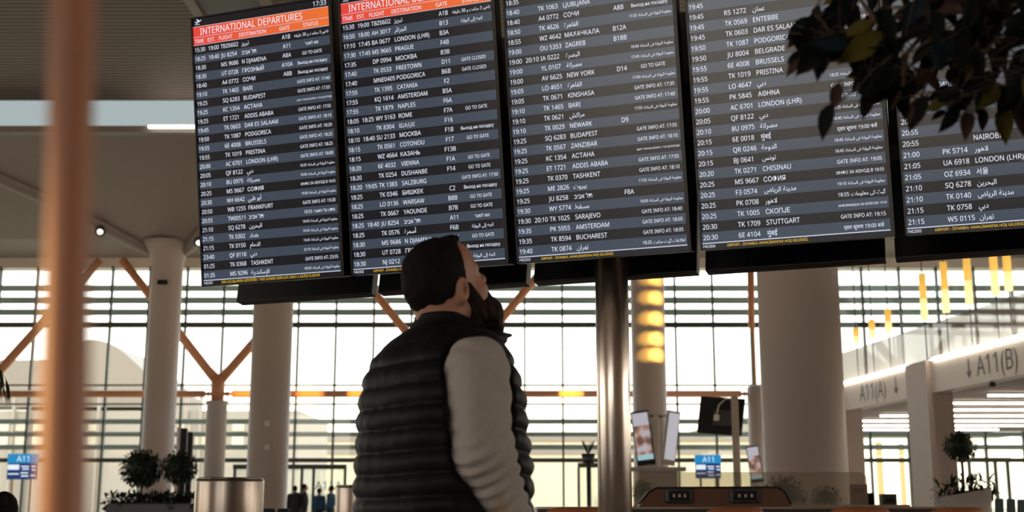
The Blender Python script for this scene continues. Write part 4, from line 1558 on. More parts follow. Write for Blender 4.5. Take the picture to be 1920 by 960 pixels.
Y = 30.0
p = at(1232, 875, Y)
t = thing('advertising_totem', 'advertising kiosk with two leaning screens in front of the sunlit column', 'kiosk', (p.x, Y, 0))
zt = zat(770, Y)
mb = MB()
for dx in (-0.10, 0.10):
    mb.span((p.x + dx - 0.03, Y - 0.03, 0), (p.x + dx + 0.03, Y + 0.03, zt - 0.1))
mb.span((p.x - 0.25, Y - 0.03, zt - 0.16), (p.x + 0.25, Y + 0.03, zt - 0.1))
mb.build('post_frame', M['white'], t)
MB().box((p.x, Y, zat(880, Y)), (1.3, 0.6, 0.10), bevel=0.02).build('shelf', M['grey_panel'], t)
MB().box((p.x, Y, (zat(880, Y) - .05) / 2), (0.9, 0.45, zat(880, Y) - .05)).build('base', M['grey_panel'], t)
zc_ = (zat(771, Y) + zat(873, Y)) / 2
hh = zat(771, Y) - zat(873, Y)
ad_panel(t, (at(1204, 800, Y).x, Y - 0.15, zc_), 0.44, hh, Matrix.Rotation(R(7), 3, 'Y').inverted() @ Matrix.Rotation(R(-14), 3, 'Z'))
ad_panel(t, (at(1256, 800, Y).x, Y - 0.15, zc_), 0.36, hh, Matrix.Rotation(R(8), 3, 'Y') @ Matrix.Rotation(R(30), 3, 'Z'), False)
Y = 36.0
p = at(1424, 868, Y)
t = thing('advertising_totem', 'smaller advertising screen beside the wide round column', 'kiosk', (p.x, Y, 0))
MB().span((p.x - 0.03, Y - 0.03, 0), (p.x + 0.03, Y + 0.03, zat(838, Y))).build('post_frame', M['white'], t)
hh = zat(836, Y) - zat(905, Y)
ad_panel(t, (at(1413, 860, Y).x, Y - 0.15, (zat(836, Y) + zat(905, Y)) / 2), 0.36, hh, Matrix.Rotation(R(-7), 3, 'Y') @ Matrix.Rotation(R(-12), 3, 'Z'))

# --- blue gate signs
def gate_sign(px0, px1, py0, py1, Y, label):
    a, b = at(px0, py0, Y), at(px1, py1, Y)
    w, h = b.x - a.x, a.z - b.z
    cx = (a.x + b.x) / 2
    t = thing('gate_sign', label, 'sign', (cx, Y, 0))
    MB().span((a.x, Y, a.z - h * 0.36), (b.x, Y + 0.08, a.z)).build('number_panel', M['blue_sign'], t)
    lo = MB().span((a.x + 0.01, Y + 0.005, b.z), (b.x - 0.01, Y + 0.08, a.z - h * 0.36)).build('flight_panel', M['navy_sign'], t)
    letters_mb([('A11', cx, a.z - h * 0.30, h * 0.22, 'C', 0, 1.0)], lambda x, z: (x, Y - 0.004, z)).build('lettering', M['sign_white'], t)
    MB().quad((a.x + 0.02, Y - 0.003, a.z - h * 0.62), (a.x + w * 0.40, Y - 0.003, a.z - h * 0.62), (a.x + w * 0.40, Y - 0.003, a.z - h * 0.42), (a.x + 0.02, Y - 0.003, a.z - h * 0.42)).build('white_field', M['sign_white'], t)
    mb = MB()
    for x0, x1, v_ in ((.46, .72, .47), (.50, .72, .57), (.80, .95, .47), (.82, .95, .60), (.05, .40, .76), (.46, .70, .72), (.48, .72, .84), (.80, .95, .82)):
        mb.quad(*[(a.x + w * x_, Y - 0.002, a.z - h * z_) for x_, z_ in ((x0, v_ + .05), (x1, v_ + .05), (x1, v_), (x0, v_))])
    mb.build('text_lines', M['sign_white'], t)
    mb = MB()
    for k in (-0.3, 0.3):
        mb.span((cx + k * w - 0.025, Y + 0.02, 0), (cx + k * w + 0.025, Y + 0.07, b.z + 0.02))
    mb.span((cx - .4 * w, Y - 0.15, 0), (cx + .4 * w, Y + 0.25, 0.03))
    mb.build('legs', M['steel'], t)


gate_sign(15, 69, 851, 899, 30.0, 'blue lit A11 gate sign at the left edge beside the wooden pole')
gate_sign(1303, 1353, 853, 897, 31.0, 'blue lit A11 gate sign below the black monitor')

# --- gate doors at the window
def doorway(px0, px1, py, name_px, label, letters=None):
    Y = 44.2
    a, b = at(px0, py, Y), at(px1, py, Y)
    t = thing('gate_doorway', label, 'door frame', ((a.x + b.x) / 2, Y, 0))
    MB().span((a.x, Y - 0.1, a.z - 0.16), (b.x, Y + 0.1, a.z)).build('header', M['mullion'], t)
    for px in name_px:
        X = at(px, 900, Y).x
        MB().span((X - 0.045, Y - 0.06, 0), (X + 0.045, Y + 0.06, a.z - 0.16)).build('jamb', M['mullion'], t)
    MB().span((a.x, Y - 0.01, 0.05), (b.x, Y + 0.005, a.z - 0.16)).build('glass', M['glass'], t)
    if letters:
        z0, z1 = zat(919, Y), zat(901, Y)
        letters_mb([(letters, at(591, 910, Y).x, z0, z1 - z0, 'L', at(641, 910, Y).x - at(591, 910, Y).x, 1.0)], lambda x, z: (x, Y - 0.03, z)).build('lettering', M['dark'], t)


doorway(438, 650, 871, (440, 566, 588, 647), 'dark framed glass doorway lettered A11A between the column and the man', 'A11A')
doorway(1817, 1893, 858, (1819, 1868, 1891), 'dark framed glass doorway behind the white planter')
doorway(1083, 1127, 868, (1085, 1106), 'narrow dark framed glass doorway between the man and the steel pole')

# --- charging counter with smoked glass divider and stools
YC = 7.8
xl, xr = at(1004, 946, YC).x, at(1745, 946, YC).x
ZC = 0.994
t = thing('charging_counter', 'long dark counter with a brown front on the right, crossed by smoked glass', 'counter', ((xl + xr) / 2, YC, 0))
MB().box(((xl + xr) / 2, YC, ZC - 0.018), (xr - xl, 0.80, 0.036), bevel=0.008).build('top', M['counter_top'], t)
MB().span((xl + .03, YC - 0.28, 0.1), (xr - 0.10, YC + 0.28, ZC - 0.036)).build('front_panel', M['walnut'], t)
for X in (xl + 0.02, xr - 0.05):
    MB().span((X - 0.03, YC - 0.36, 0), (X + 0.03, YC + 0.36, ZC - 0.036)).build('leg', M['black'], t)
MB().span((xl, YC - 0.402, ZC - 0.012), (xr, YC - 0.39, ZC - 0.002)).build('edge_trim', M['steel'], t)
# raised hump that carries the sockets
hp = [at(px, py, YC) for px, py in ((1195, 945), (1214, 922), (1228, 915), (1452, 914), (1464, 921), (1476, 945))]
mb = MB().prism([(p.x, p.z if i not in (0, 5) else ZC) for i, p in enumerate(hp)], (0, YC - 0.10, 0), (1, 0, 0), (0, 0, 1), -0.2)
hump = mb.build('socket_hump', M['walnut'], t)
mb = MB()
for p, q in zip(hp, hp[1:]):
    mb.tube([(p.x, YC - 0.105, max(p.z, ZC)), (q.x, YC - 0.105, max(q.z, ZC))], 0.006, 6)
mb.build('hump_edging', M['black'], hump)
for px0, px1 in ((1247, 1299), (1367, 1426)):
    a, b = at(px0, 916, YC - .12), at(px1, 943, YC - .12)
    w, h = b.x - a.x, a.z - b.z
    cx, cz = (a.x + b.x) / 2, (a.z + b.z) / 2
    pod = MB().box((cx, YC - 0.115, cz), (w, 0.05, h), bevel=0.012).build('socket_pod', M['dark'], t)
    MB().span((cx - w * 0.36, YC - 0.143, cz - h * 0.32), (cx + w * 0.36, YC - 0.139, cz + h * 0.32)).build('socket_face', M['black'], pod)
    mb = MB()
    for k in (-0.20, 0.0, 0.20):
        mb.span((cx + k * w - 0.008, YC - 0.146, cz - 0.010), (cx + k * w + 0.008, YC - 0.142, cz + 0.010))
    mb.build('sockets', M['steel'], pod)
a, b = at(1190, 884, YC), at(1640, 944, YC)
rr = 0.05
poly = [(a.x, ZC), (b.x, ZC), (b.x, a.z - rr)] + [(b.x - rr + rr * math.cos(k * PI / 12), a.z - rr + rr * math.sin(k * PI / 12)) for k in range(1, 7)] + [(a.x, a.z)]
MB().prism(poly, (0, YC + 0.14, 0), (1, 0, 0), (0, 0, 1), -0.012).build('glass_divider', M['screen_glass'], t)
MB().span((a.x, YC + 0.11, ZC), (b.x + 0.25, YC + 0.17, ZC + 0.012)).build('glass_rail', M['steel'], t)


def stool():
    t = thing('bar_stool', '', 'stool', (0, 0, 0), group='orange stools at the charging counter')
    zt = 0.992
    mb = MB()
    mb.grid(lambda u, v_: (0.185 * math.sin(u) * (1 - 0.10 * v_ * v_), -0.02 - 0.17 * math.cos(u) * (1 - 0.15 * v_), 0.74 + (zt - 0.74) * v_ - 0.10 * v_ * (1 - math.cos(u)) ** 2 / 2), np.linspace(-1.35, 1.35, 22), np.linspace(0, 1, 9))
    o = mb.build('backrest', M['orange_shell'], t, local=True)
    sm = o.modifiers.new('thickness', 'SOLIDIFY')
    sm.thickness = 0.014
    MB().lathe([(0.02, 0.70), (0.15, 0.705), (0.185, 0.73), (0.18, 0.75), (0.10, 0.74), (0.0, 0.735)], n=32).build('seat', M['orange_shell'], t, local=True)
    for k in range(4):
        an = PI / 4 + k * PI / 2
        MB().tube([(0.10 * math.cos(an), 0.10 * math.sin(an), 0.71), (0.20 * math.cos(an), 0.20 * math.sin(an), 0.0)], 0.012, 8).build('leg', M['dark'], t, local=True)
    MB().tube([(0.165 * math.cos(k * PI / 12), 0.165 * math.sin(k * PI / 12), 0.25) for k in range(25)], 0.009, 6, caps=False).build('foot_ring', M['dark'], t, local=True)
    return t


s0 = stool()
for i, (px, lb) in enumerate(((1078, 'orange bar stool top between the man and the steel pole'), (1372, 'orange bar stool top below the middle of the socket hump'),
                              (1608, 'orange bar stool top below the right end of the glass divider'), (1783, 'orange bar stool top below the white tapered planter'))):
    o = s0 if i == 0 else copy_tree(s0)
    o.location = (at(px, 950, 7.02).x, 7.02, 0)
    o.rotation_euler = (0, 0, R((0, 4, -6, 10)[i]))
    o['label'] = lb

# --- plants added for reflections in the divider, boxes behind it
def tub(px, py, Y, wpx, label):
    c = at(px, py, Y)
    r = wpx * Y / F / 2
    t = thing('reflection_plant', label, 'plant', (c.x, Y, 0))
    MB().lathe([(r * 0.55, 0), (r * 0.75, c.z - r * 0.3), (r * 0.7, c.z - r * 0.3), (r * 0.65, c.z - r * 0.36)], (c.x, Y, 0), 28).build('tub', M['grey_panel'], t)
    mb = MB()
    mb.ball((c.x, Y, c.z), (r * 0.72, r * 0.6, r * 0.62), 2, 0.15)
    leaf_ball(mb, (c.x, Y, c.z), r, 420, r * 0.25, r * 0.13, 0.85)
    mb.build('foliage', LEAVES, t, fixn=False)


tub(1472, 928, 14.0, 78, 'bushy plant added for a reflection in the smoked glass, right of the socket hump')
tub(1548, 934, 14.5, 52, 'smaller bushy plant added for a reflection in the smoked glass, near the wide column foot')
tub(1205, 920, 15.0, 44, 'bushy plant added for a reflection in the smoked glass beside the steel pole')
for (px0, px1, py, Y, m_, lb) in ((1588, 1622, 908, 18.0, 'walnut', 'tall brown waste cabinet behind the right end of the glass divider'),
                                  (1624, 1637, 924, 18.2, 'black', 'narrow black box right of the brown waste cabinet'),
                                  (1651, 1678, 926, 18.0, 'dark', 'low dark box on its own before the gate window')):
    a, b = at(px0, py, Y), at(px1, py, Y)
    t = thing('waste_cabinet', lb, 'bin', ((a.x + b.x) / 2, Y, 0))
    w = b.x - a.x
    MB().box(((a.x + b.x) / 2, Y, a.z / 2), (w, w * 0.9, a.z), bevel=0.01).build('body', M[m_], t)
    MB().box(((a.x + b.x) / 2, Y - w * 0.45, a.z - 0.09), (w * 0.6, 0.02, 0.06), bevel=0.004).build('slot', M['black'], t)

# --- slender stand with spiky leaves, tall palm at the left edge
p = at(1103, 858, 20.0)
t = thing('spiky_plant', 'small spiky plant on a slim stand left of the steel pole', 'plant', (p.x, 20, 0))
MB().lathe([(0.12, 0), (0.12, 0.02), (0.03, 0.03), (0.03, p.z - 0.1), (0.09, p.z - 0.08), (0.11, p.z + 0.06), (0.09, p.z + 0.05)], (p.x, 20, 0), 20).build('stand', M['dark'], t)
mb = MB()
for k in range(16):
    an = k * 2.4
    leaf_quad(mb, Vector((p.x, 20, p.z + 0.04)), Vector((0.45 * math.cos(an), 0.45 * math.sin(an), 1.0)), Vector((math.sin(an), -math.cos(an), 0.2)), 0.26, 0.03, 0.1)
mb.build('leaves', LEAVES, t, fixn=False)
p = at(-95, 640, 9.0)
t = thing('potted_palm', 'palm whose frond tips reach in at the left edge above the copper beam', 'plant', (p.x, 9.0, 0))
MB().lathe([(0.2, 0), (0.27, 0.5), (0.25, 0.5), (0.23, 0.45)], (p.x, 9.0, 0), 28).build('pot', M['dark'], t)
MB().tube([(p.x, 9, 0.45), (p.x + .03, 9, 1.3), (p.x, 9, p.z)], [0.05, 0.04, 0.035], 10).build('trunk', M['bark'], t)
for k in range(11):
    an = k * 2 * PI / 11 + 0.28
    mb = MB()
    pts = []
    for j in range(9):
        s = j / 8
        pts.append(Vector((p.x + 0.40 * s * math.cos(an), 9 + 0.40 * s * math.sin(an), p.z + 0.16 * s - 0.42 * s * s)))
    mb.tube(pts, [0.008 - 0.0008 * j for j in range(9)], 5)
    for j in range(2, 9):
        for sd in (-1, 1):
            dv = (pts[min(j + 1, 8)] - pts[j - 1]).normalized()
            sdv = Vector((-math.sin(an), math.cos(an), 0)) * sd
            leaf_quad(mb, pts[j], dv * 0.7 + sdv * 0.8 - Vector((0, 0, 0.5)), Vector((0, 0, 1)), 0.20, 0.022, 0.3)
    mb.build('frond', M['leaf_a'], t, fixn=False)

# --- dark seat backs in the lower corners
def lounge_seat(px, py, Y, w, m_, label, zr=0):
    p = at(px, py, Y)
    t = thing('waiting_chair', label, 'chair', (p.x, Y, 0), (0, 0, R(zr)))
    MB().box((0, 0, p.z - 0.16), (w, 0.05, 0.32), rot=(R(-8), 0, 0), bevel=0.02).build('backrest', M[m_], t, local=True)
    MB().box((0, -0.22, p.z - 0.42), (w, 0.44, 0.06), bevel=0.02).build('seat', M[m_], t, local=True)
    for x in (-1, 1):
        for y in (-0.4, -0.04):
            MB().tube([(x * w * 0.42, y, p.z - 0.44), (x * w * 0.46, y, 0)], 0.014, 8).build('leg', M['dark'], t, local=True)
        MB().tube([(x * w * 0.45, 0.0, p.z - 0.44), (x * w * 0.45, 0.02, p.z - 0.26)], 0.013, 8).build('post', M['dark'], t, local=True)


M['navy_seat'] = mat('dark navy upholstery', (0.015, 0.022, 0.035), 0.7)
M['teal_seat'] = mat('grey teal upholstery', (0.09, 0.15, 0.16), 0.6)
lounge_seat(506, 953, 10.5, 0.105, 'navy_seat', 'dark navy seat back right of the wide steel bin', 170)
lounge_seat(533, 953, 10.5, 0.095, 'navy_seat', 'narrow navy seat back left of the man', 170)
for k, px in enumerate((1872, 1894, 1914)):
    lounge_seat(px, 934 + k, 17.0, 0.115, 'teal_seat', 'grey teal high seat at the right edge, %s of three' % ('leftmost', 'middle', 'rightmost')[k], 180)


# --- passers-by at the gate, one seated at the left
M['far_dark'] = mat('dark coat', (0.02, 0.022, 0.028), 0.8)
M['far_blue'] = mat('blue jacket', (0.03, 0.10, 0.19), 0.8)
M['far_jean'] = mat('dark jeans', (0.03, 0.035, 0.05), 0.8)


def passer(px, Y, h, coat, label, face=0.0, bag=False, step=0.02):
    X = at(px, 920, Y).x
    t = thing('person', label, 'person', (X, Y, 0), (0, 0, face))
    k = h / 1.74

    def body(X, Y, Z):
        X, Y, Z = X / k, Y / k, Z / k
        d = s_ell(X, Y, Z, (0.01, 0, 1.62), (0.095, 0.075, 0.12))
        d = smin(d, s_cap(X, Y, Z, (-0.01, 0, 1.55), (-0.02, 0, 1.40), 0.055, 0.06), 0.02)
        d = smin(d, s_ell(X, Y, Z, (0.105, 0, 1.605), (0.02, 0.015, 0.02)), 0.02)
        d = smin(d, s_ell(X, Y, Z, (0, 0, 1.2), (0.10, 0.17, 0.26)), 0.05)
        for s in (-1, 1):
            d = smin(d, s_cap(X, Y, Z, (0, s * 0.19, 1.40), (-0.01, s * 0.23, 1.12), 0.05, 0.04), 0.03)
            d = smin(d, s_cap(X, Y, Z, (-0.01, s * 0.23, 1.12), (0.08, s * 0.22, 0.86), 0.04, 0.03), 0.02)
            d = smin(d, s_ell(X, Y, Z, (0.10, s * 0.22, 0.80), (0.03, 0.02, 0.055)), 0.02)
            d = smin(d, s_cap(X, Y, Z, (0, s * 0.09, 0.92), (0.06 * s, s * 0.10, 0.48), 0.085, 0.06), 0.03)
            d = smin(d, s_cap(X, Y, Z, (0.06 * s, s * 0.10, 0.48), (0.03 * s, s * 0.10, 0.06), 0.06, 0.04), 0.02)
            d = smin(d, s_ell(X, Y, Z, (0.07 + 0.03 * s, s * 0.10, 0.04), (0.12, 0.045, 0.04)), 0.02)
        return d * k

    def jacket(X, Y, Z):
        X, Y, Z = X / k, Y / k, Z / k
        d = s_ell(X, Y, Z, (0, 0, 1.17), (0.145, 0.20, 0.33))
        d = smin(d, s_cap(X, Y, Z, (0, -0.15, 1.40), (0, 0.15, 1.40), 0.075, 0.075), 0.05)
        for s in (-1, 1):
            d = smin(d, s_cap(X, Y, Z, (0, s * 0.19, 1.40), (-0.01, s * 0.235, 1.12), 0.068, 0.058), 0.02)
            d = smin(d, s_cap(X, Y, Z, (-0.01, s * 0.235, 1.12), (0.075, s * 0.22, 0.88), 0.058, 0.045), 0.02)
        return np.maximum(np.maximum(d, Z - 1.49), 0.86 - Z) * k

    def legs(X, Y, Z):
        X, Y, Z = X / k, Y / k, Z / k
        d = s_ell(X, Y, Z, (0, 0, 0.92), (0.13, 0.175, 0.12))
        for s in (-1, 1):
            d = smin(d, s_cap(X, Y, Z, (0, s * 0.09, 0.92), (0.06 * s, s * 0.10, 0.48), 0.098, 0.072), 0.03)
            d = smin(d, s_cap(X, Y, Z, (0.06 * s, s * 0.10, 0.48), (0.03 * s, s * 0.10, 0.07), 0.072, 0.055), 0.02)
        return np.maximum(d, 0.08 - Z) * k

    def hair(X, Y, Z):
        X, Y, Z = X / k, Y / k, Z / k
        d = s_ell(X, Y, Z, (-0.012, 0, 1.645), (0.098, 0.086, 0.112))
        return smax(d, (1.60 + 0.5 * (X - 0.02)) - Z, 0.01) * k
    B = ((-0.3, -0.36, -0.02), (0.3, 0.36, 1.85))
    sdf_object(body, *B, step, 'body', M['skin'], t)
    sdf_object(jacket, *B, step, 'jacket', M[coat], t)
    sdf_object(legs, *B, step, 'trousers', M['far_jean'], t)
    sdf_object(hair, *B, step, 'hair', M['hair'], t)
    if bag:
        def pack(X, Y, Z):
            d = np.maximum(np.maximum(np.abs(X + 0.255) - 0.075, np.abs(Y) - 0.14), np.abs(Z - 1.2) - 0.20)
            return d - 0.03
        o = sdf_object(pack, (-0.42, -0.3, 0.85), (0.0, 0.3, 1.6), 0.03, 'backpack', M['far_dark'], None)
        o.location = t.location
        o.rotation_euler = t.rotation_euler
        tag(o, 'black backpack on the back of the person walking at the glass doors', 'backpack')


passer(571, 42.2, 1.70, 'far_dark', 'person in dark coat with a backpack walking at the glass doors', PI * 0.05, True)
passer(553, 43.0, 1.66, 'far_dark', 'person in dark coat close to the round column edge', PI * 0.6)
passer(599, 43.2, 1.58, 'far_blue', 'shorter person in blue jacket under the A11A letters', PI * 0.4)
passer(621, 42.6, 1.66, 'far_blue', 'taller person in blue jacket under the A11A letters', PI * 0.9)

Y = 8.0
p = at(8, 945, Y)
t = thing('person', 'seated person with dark hair at the lower left corner', 'person', (p.x, Y, 0), (0, 0, PI / 2))


def seated(X, Y, Z):
    d = s_ell(X, Y, Z, (0.0, 0, 0.955), (0.095, 0.075, 0.115))
    d = smin(d, s_cap(X, Y, Z, (-0.01, 0, 0.90), (-0.02, 0, 0.75), 0.05, 0.06), 0.02)
    d = smin(d, s_ell(X, Y, Z, (-0.01, 0, 0.56), (0.11, 0.18, 0.25)), 0.05)
    d = smin(d, s_ell(X, Y, Z, (0.095, 0, 0.945), (0.018, 0.013, 0.018)), 0.015)
    for s in (-1, 1):
        d = smin(d, s_cap(X, Y, Z, (0, s * 0.18, 0.74), (0.03, s * 0.22, 0.48), 0.05, 0.042), 0.03)
        d = smin(d, s_cap(X, Y, Z, (0.03, s * 0.22, 0.48), (0.26, s * 0.13, 0.43), 0.042, 0.032), 0.02)
        d = smin(d, s_ell(X, Y, Z, (0.30, s * 0.11, 0.43), (0.05, 0.03, 0.025)), 0.02)
        d = smin(d, s_cap(X, Y, Z, (0.0, s * 0.10, 0.40), (0.42, s * 0.11, 0.40), 0.085, 0.065), 0.03)
        d = smin(d, s_cap(X, Y, Z, (0.42, s * 0.11, 0.40), (0.40, s * 0.11, 0.05), 0.062, 0.042), 0.02)
        d = smin(d, s_ell(X, Y, Z, (0.46, s * 0.11, 0.04), (0.12, 0.045, 0.04)), 0.02)
    return d


def seated_coat(X, Y, Z):
    d = s_ell(X, Y, Z, (-0.01, 0, 0.56), (0.14, 0.205, 0.28))
    d = smin(d, s_cap(X, Y, Z, (0, -0.14, 0.74), (0, 0.14, 0.74), 0.07, 0.07), 0.04)
    for s in (-1, 1):
        d = smin(d, s_cap(X, Y, Z, (0, s * 0.18, 0.74), (0.03, s * 0.225, 0.48), 0.066, 0.058), 0.02)
        d = smin(d, s_cap(X, Y, Z, (0.03, s * 0.225, 0.48), (0.24, s * 0.135, 0.44), 0.056, 0.045), 0.02)
    return np.maximum(np.maximum(d, Z - 0.82), 0.36 - Z)


def seated_hair(X, Y, Z):
    d = s_ell(X, Y, Z, (-0.015, 0, 0.975), (0.105, 0.088, 0.115))
    d = smin(d, s_ell(X, Y, Z, (-0.10, 0, 1.03), (0.045, 0.05, 0.045)), 0.015)
    return smax(d, (0.92 + 0.8 * X) - Z, 0.01) - 0.002 * wob(X, Y, Z, 110)


sdf_object(seated, (-0.2, -0.34, -0.02), (0.62, 0.34, 1.15), 0.016, 'body', M['skin'], t)
sdf_object(seated_coat, (-0.2, -0.34, 0.3), (0.4, 0.34, 0.9), 0.016, 'jacket', M['far_dark'], t)
sdf_object(seated_hair, (-0.2, -0.16, 0.8), (0.14, 0.16, 1.15), 0.010, 'hair', M['hair'], t)
t = thing('bench', 'low dark bench under the seated person in the left corner', 'bench', (p.x, Y - 0.02, 0))
MB().box((p.x, Y - 0.02, 0.29), (1.2, 0.42, 0.06), bevel=0.015).build('seat', M['dark'], t)
for k in (-0.5, 0.5):
    MB().box((p.x + k, Y - 0.02, 0.13), (0.05, 0.38, 0.26)).build('leg', M['dark'], t)

# ================================================================ NEAR THE LENS
M['wood'] = mat('orange brown varnished wood', (0.42, 0.17, 0.085), 0.45, var=0.25, scale=5, stretch=(6, 6, 0.5))
Y = 0.65
p0, p1 = at(117, 955, Y), at(137, 5, Y)
ax = (p1 - p0).normalized()
foot = p0 - ax * (p0.z / ax.z)
topp = p0 + ax * 1.3
pts = [foot.lerp(topp, k / 24) for k in range(25)]
o = MB().tube(pts, [0.0122 + 0.0006 * math.sin(k * 1.9) for k in range(25)], 24).build('wooden_pole', M['wood'])
tag(recenter(o), 'blurred orange-brown wooden pole close to the lens at the left', 'pole')

# weeping fig whose leaves hang into the upper right corner
M['fig_dark'] = mat('dark fig leaf', (0.0032, 0.0045, 0.0036), 0.6, var=0.4, scale=40, spec=0.10)
M['fig_teal'] = mat('blue green fig leaf', (0.0045, 0.014, 0.018), 0.6, var=0.3, scale=40, spec=0.12)
M['fig_olive'] = mat('yellow olive fig leaf', (0.085, 0.070, 0.010), 0.6, var=0.3, scale=40, spec=0.12)
M['fig_rust'] = mat('rusty brown fig leaf', (0.050, 0.025, 0.018), 0.6, var=0.3, scale=40, spec=0.12)
FIG = [M['fig_dark'], M['fig_teal'], M['fig_olive'], M['fig_rust'], M['bark']]
TY = 2.5
tx = 1.75
t = thing('weeping_fig', 'dark leafy fig branches hanging over the two right departures boards', 'tree', (tx, TY, 0))
MB().lathe([(0.20, 0), (0.26, 0.48), (0.24, 0.48), (0.22, 0.42)], (tx, TY, 0), 32).build('pot', M['dark'], t)
MB().lathe([(0.0, 0.425), (0.22, 0.42)], (tx, TY, 0), 32).build('soil', M['soil'], t)
MB().tube([(tx, TY, 0.42), (tx + 0.03, TY, 1.0), (tx - 0.02, TY + 0.02, 1.6), (tx - 0.12, TY, 2.15), (tx - 0.2, TY - 0.05, 2.5)], [0.035, 0.032, 0.028, 0.02, 0.012], 12).build('trunk', M['bark'], t)
W = lambda px, py, Y: at(px, py, Y)
trunk_hi = Vector((tx - 0.10, TY, 2.08))
trunk_lo = Vector((tx - 0.01, TY + 0.01, 1.65))
twigs = [
    [trunk_hi, W(2060, -70, 2.42), W(1900, 5, 2.3), W(1760, 25, 2.25), W(1640, 38, 2.2), W(1560, 70, 2.2), W(1512, 92, 2.15)],
    [W(1900, 5, 2.3), W(1850, 95, 2.26), W(1800, 165, 2.22), W(1775, 205, 2.2)],
    [W(1760, 25, 2.25), W(1700, 100, 2.2), W(1640, 150, 2.16), W(1590, 178, 2.12), W(1562, 205, 2.1)],
    [trunk_lo, W(2060, 60, 2.46), W(1960, 120, 2.4), W(1895, 180, 2.36), W(1868, 215, 2.35)],
    [W(1640, 38, 2.2), W(1600, -20, 2.22), W(1570, -60, 2.24)],
    [W(1700, 100, 2.2), W(1690, 165, 2.18), W(1672, 205, 2.17)],
    [W(2060, -70, 2.42), W(1960, 20, 2.5), W(1935, 110, 2.52), W(1915, 190, 2.52)],
    [W(1850, 95, 2.26), W(1760, 120, 2.3), W(1725, 190, 2.33)],
]
for k, tw in enumerate(twigs):
    n_ = len(tw)
    sm = []
    for i in range(n_ - 1):
        for j in range(4):
            s = j / 4
            q0, q1, q2, q3 = tw[max(i - 1, 0)], tw[i], tw[i + 1], tw[min(i + 2, n_ - 1)]
            sm.append(0.5 * ((2 * q1) + (q2 - q0) * s + (2 * q0 - 5 * q1 + 4 * q2 - q3) * s * s + (3 * q1 - q0 - 3 * q2 + q3) * s ** 3))
    sm.append(tw[-1])
    r0 = 0.011 if k in (0, 3) else 0.005
    MB().tube(sm, [r0 + (0.0016 - r0) * i / (len(sm) - 1) for i in range(len(sm))], 7).build('branch', M['bark'], t)

poly = [(1484, 95), (1502, 48), (1545, 18), (1575, -40), (1980, -60), (1990, 190), (1915, 205), (1868, 190), (1810, 205), (1770, 195), (1728, 200), (1690, 180), (1652, 180), (1628, 135), (1590, 150), (1575, 110), (1540, 118)]


def inside(x, y):
    c = False
    for i in range(len(poly)):
        (x1, y1), (x2, y2) = poly[i], poly[i - 1]
        if (y1 > y) != (y2 > y) and x < (x2 - x1) * (y - y1) / (y2 - y1) + x1:
            c = not c
    return c


r2 = random.Random(11)
segs = [(a_, b_) for tw in twigs for a_, b_ in zip(tw, tw[1:])]


def near_twig(p):
    best = None
    for a_, b_ in segs:
        d = b_ - a_
        s = min(1, max(0, (p - a_).dot(d) / d.length_squared))
        q = a_ + d * s
        if best is None or (q - p).length < (best - p).length:
            best = q
    return best


mb = MB()


def fig_leaf(c, d, L, Wd, mi):
    d = d.normalized()
    up = Vector((r2.uniform(-.6, .6), -0.9, r2.uniform(-.2, .7)))
    s = d.cross(up).normalized()
    n = s.cross(d)
    prev = None
    mb.mi = mi
    cur = r2.uniform(0.05, 0.30)
    for tt, w in ((0, 0.05), (0.08, 0.10), (0.16, 0.5), (0.32, 0.92), (0.5, 1.0), (0.68, 0.80), (0.84, 0.42), (0.94, 0.12), (1.0, 0.02)):
        q = c + d * (L * tt) - n * (cur * L * tt * tt)
        row = [mb.bm.verts.new(q + s * (Wd / 2 * w * e) + n * (0.16 * Wd * w * abs(e))) for e in (-1, -0.5, 0, 0.5, 1)]
        if prev:
            for k in range(4):
                f = mb.bm.faces.new((prev[k], prev[k + 1], row[k + 1], row[k]))
                f.material_index = mi
                f.smooth = True
        prev = row


cnt = 0
while cnt < 265:
    px, py = r2.uniform(1490, 1990), r2.uniform(-60, 210)
    if not inside(px, py):
        continue
    c = W(px, py, r2.uniform(2.05, 2.55))
    q = near_twig(c)
    if (q - c).length > 0.16:
        c = q + (c - q) * (0.16 / (q - c).length)
    d = Vector((r2.uniform(-0.9, 0.45), r2.uniform(-0.5, 0.5), r2.uniform(-1.2, 0.05)))
    L = r2.uniform(0.055, 0.095)
    c = c - d.normalized() * L * 0.35
    x = r2.random()
    fig_leaf(c, d, L, L * r2.uniform(0.36, 0.48), 0 if x < 0.72 else 1 if x < 0.85 else 2 if x < 0.90 else 3)
    mb.mi = 4
    mb.tube([q, (q + c) / 2 + Vector((0, 0, 0.006)), c], 0.0009, 4)
    cnt += 1
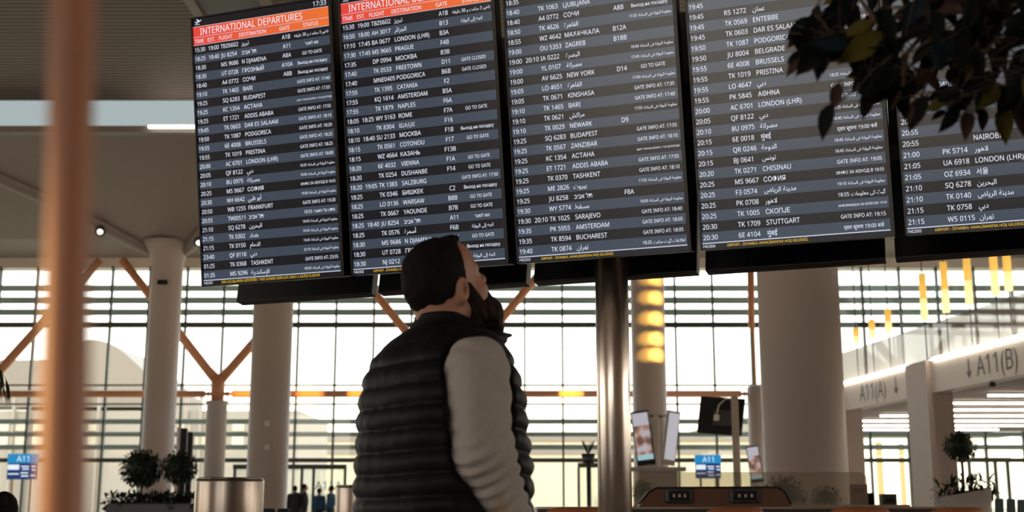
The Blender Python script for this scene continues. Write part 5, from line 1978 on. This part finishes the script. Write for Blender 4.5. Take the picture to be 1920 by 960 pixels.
# the leaves that stand free of the mass
for (x0, y0, x1, y1, Y, mi) in ((1560, 190, 1536, 258, 2.1, 0), (1575, 150, 1560, 205, 2.12, 3), (1512, 92, 1472, 118, 2.15, 0), (1530, 80, 1490, 50, 2.15, 0), (1545, 85, 1512, 130, 2.14, 0),
                                (1660, 55, 1575, 118, 2.1, 2), (1640, 40, 1580, 62, 2.1, 2), (1710, 190, 1700, 232, 2.2, 3), (1630, 165, 1622, 222, 2.15, 3), (1650, 150, 1610, 215, 2.14, 0),
                                (1800, 190, 1764, 250, 2.2, 0), (1815, 200, 1812, 262, 2.22, 3), (1880, 190, 1886, 268, 2.35, 2), (1905, 195, 1925, 258, 2.36, 3), (1845, 200, 1842, 245, 2.3, 0),
                                (1775, 205, 1745, 225, 2.2, 0), (1560, 75, 1510, 128, 2.12, 1), (1590, 60, 1540, 100, 2.1, 0)):
    a, b = W(x0, y0, Y), W(x1, y1, Y)
    fig_leaf(a, b - a, (b - a).length, (b - a).length * 0.42, mi)
    q = near_twig(a)
    mb.mi = 4
    mb.tube([q, (q + a) / 2, a], 0.0009, 4)
mb.build('foliage', FIG, t, fixn=False)

# two yellowed blades of a plant just below the lens
M['blade'] = mat('yellowed leaf blade', (0.55, 0.33, 0.06), 0.6, var=0.25, scale=12)
t = thing('foreground_plant', 'yellow leaf tips blurred at the bottom edge in front of the man', 'plant', (0.02, 0.95, 0))
MB().lathe([(0.09, 0), (0.13, 0.30), (0.12, 0.30), (0.11, 0.27)], (0.02, 0.95, 0), 28).build('pot', M['dark'], t)
MB().lathe([(0.0, 0.272), (0.11, 0.27)], (0.02, 0.95, 0), 28).build('soil', M['soil'], t)
for px, py, Y, w_ in ((935, 926, 0.92, 0.022), (1124, 930, 1.0, 0.008), (700, 985, 0.95, 0.012), (1300, 990, 1.0, 0.012)):
    tip = at(px, py, Y)
    base = Vector((0.02 + (tip.x - 0.02) * 0.15, 0.95, 0.27))
    mb = MB()
    prev = None
    for k in range(13):
        s = k / 12
        q = base.lerp(tip, s) + Vector(((tip.x - 0.02) * -0.15 * math.sin(PI * s), 0, 0))
        w = w_ * (1 - s ** 4) + 0.001
        row = [mb.bm.verts.new(q + Vector((-w, 0, 0))), mb.bm.verts.new(q + Vector((0, 0.006, 0))), mb.bm.verts.new(q + Vector((w, 0, 0)))]
        if prev:
            for j in range(2):
                f = mb.bm.faces.new((prev[j], prev[j + 1], row[j + 1], row[j]))
                f.smooth = True
        prev = row
    mb.build('blade', M['blade'], t, fixn=False)
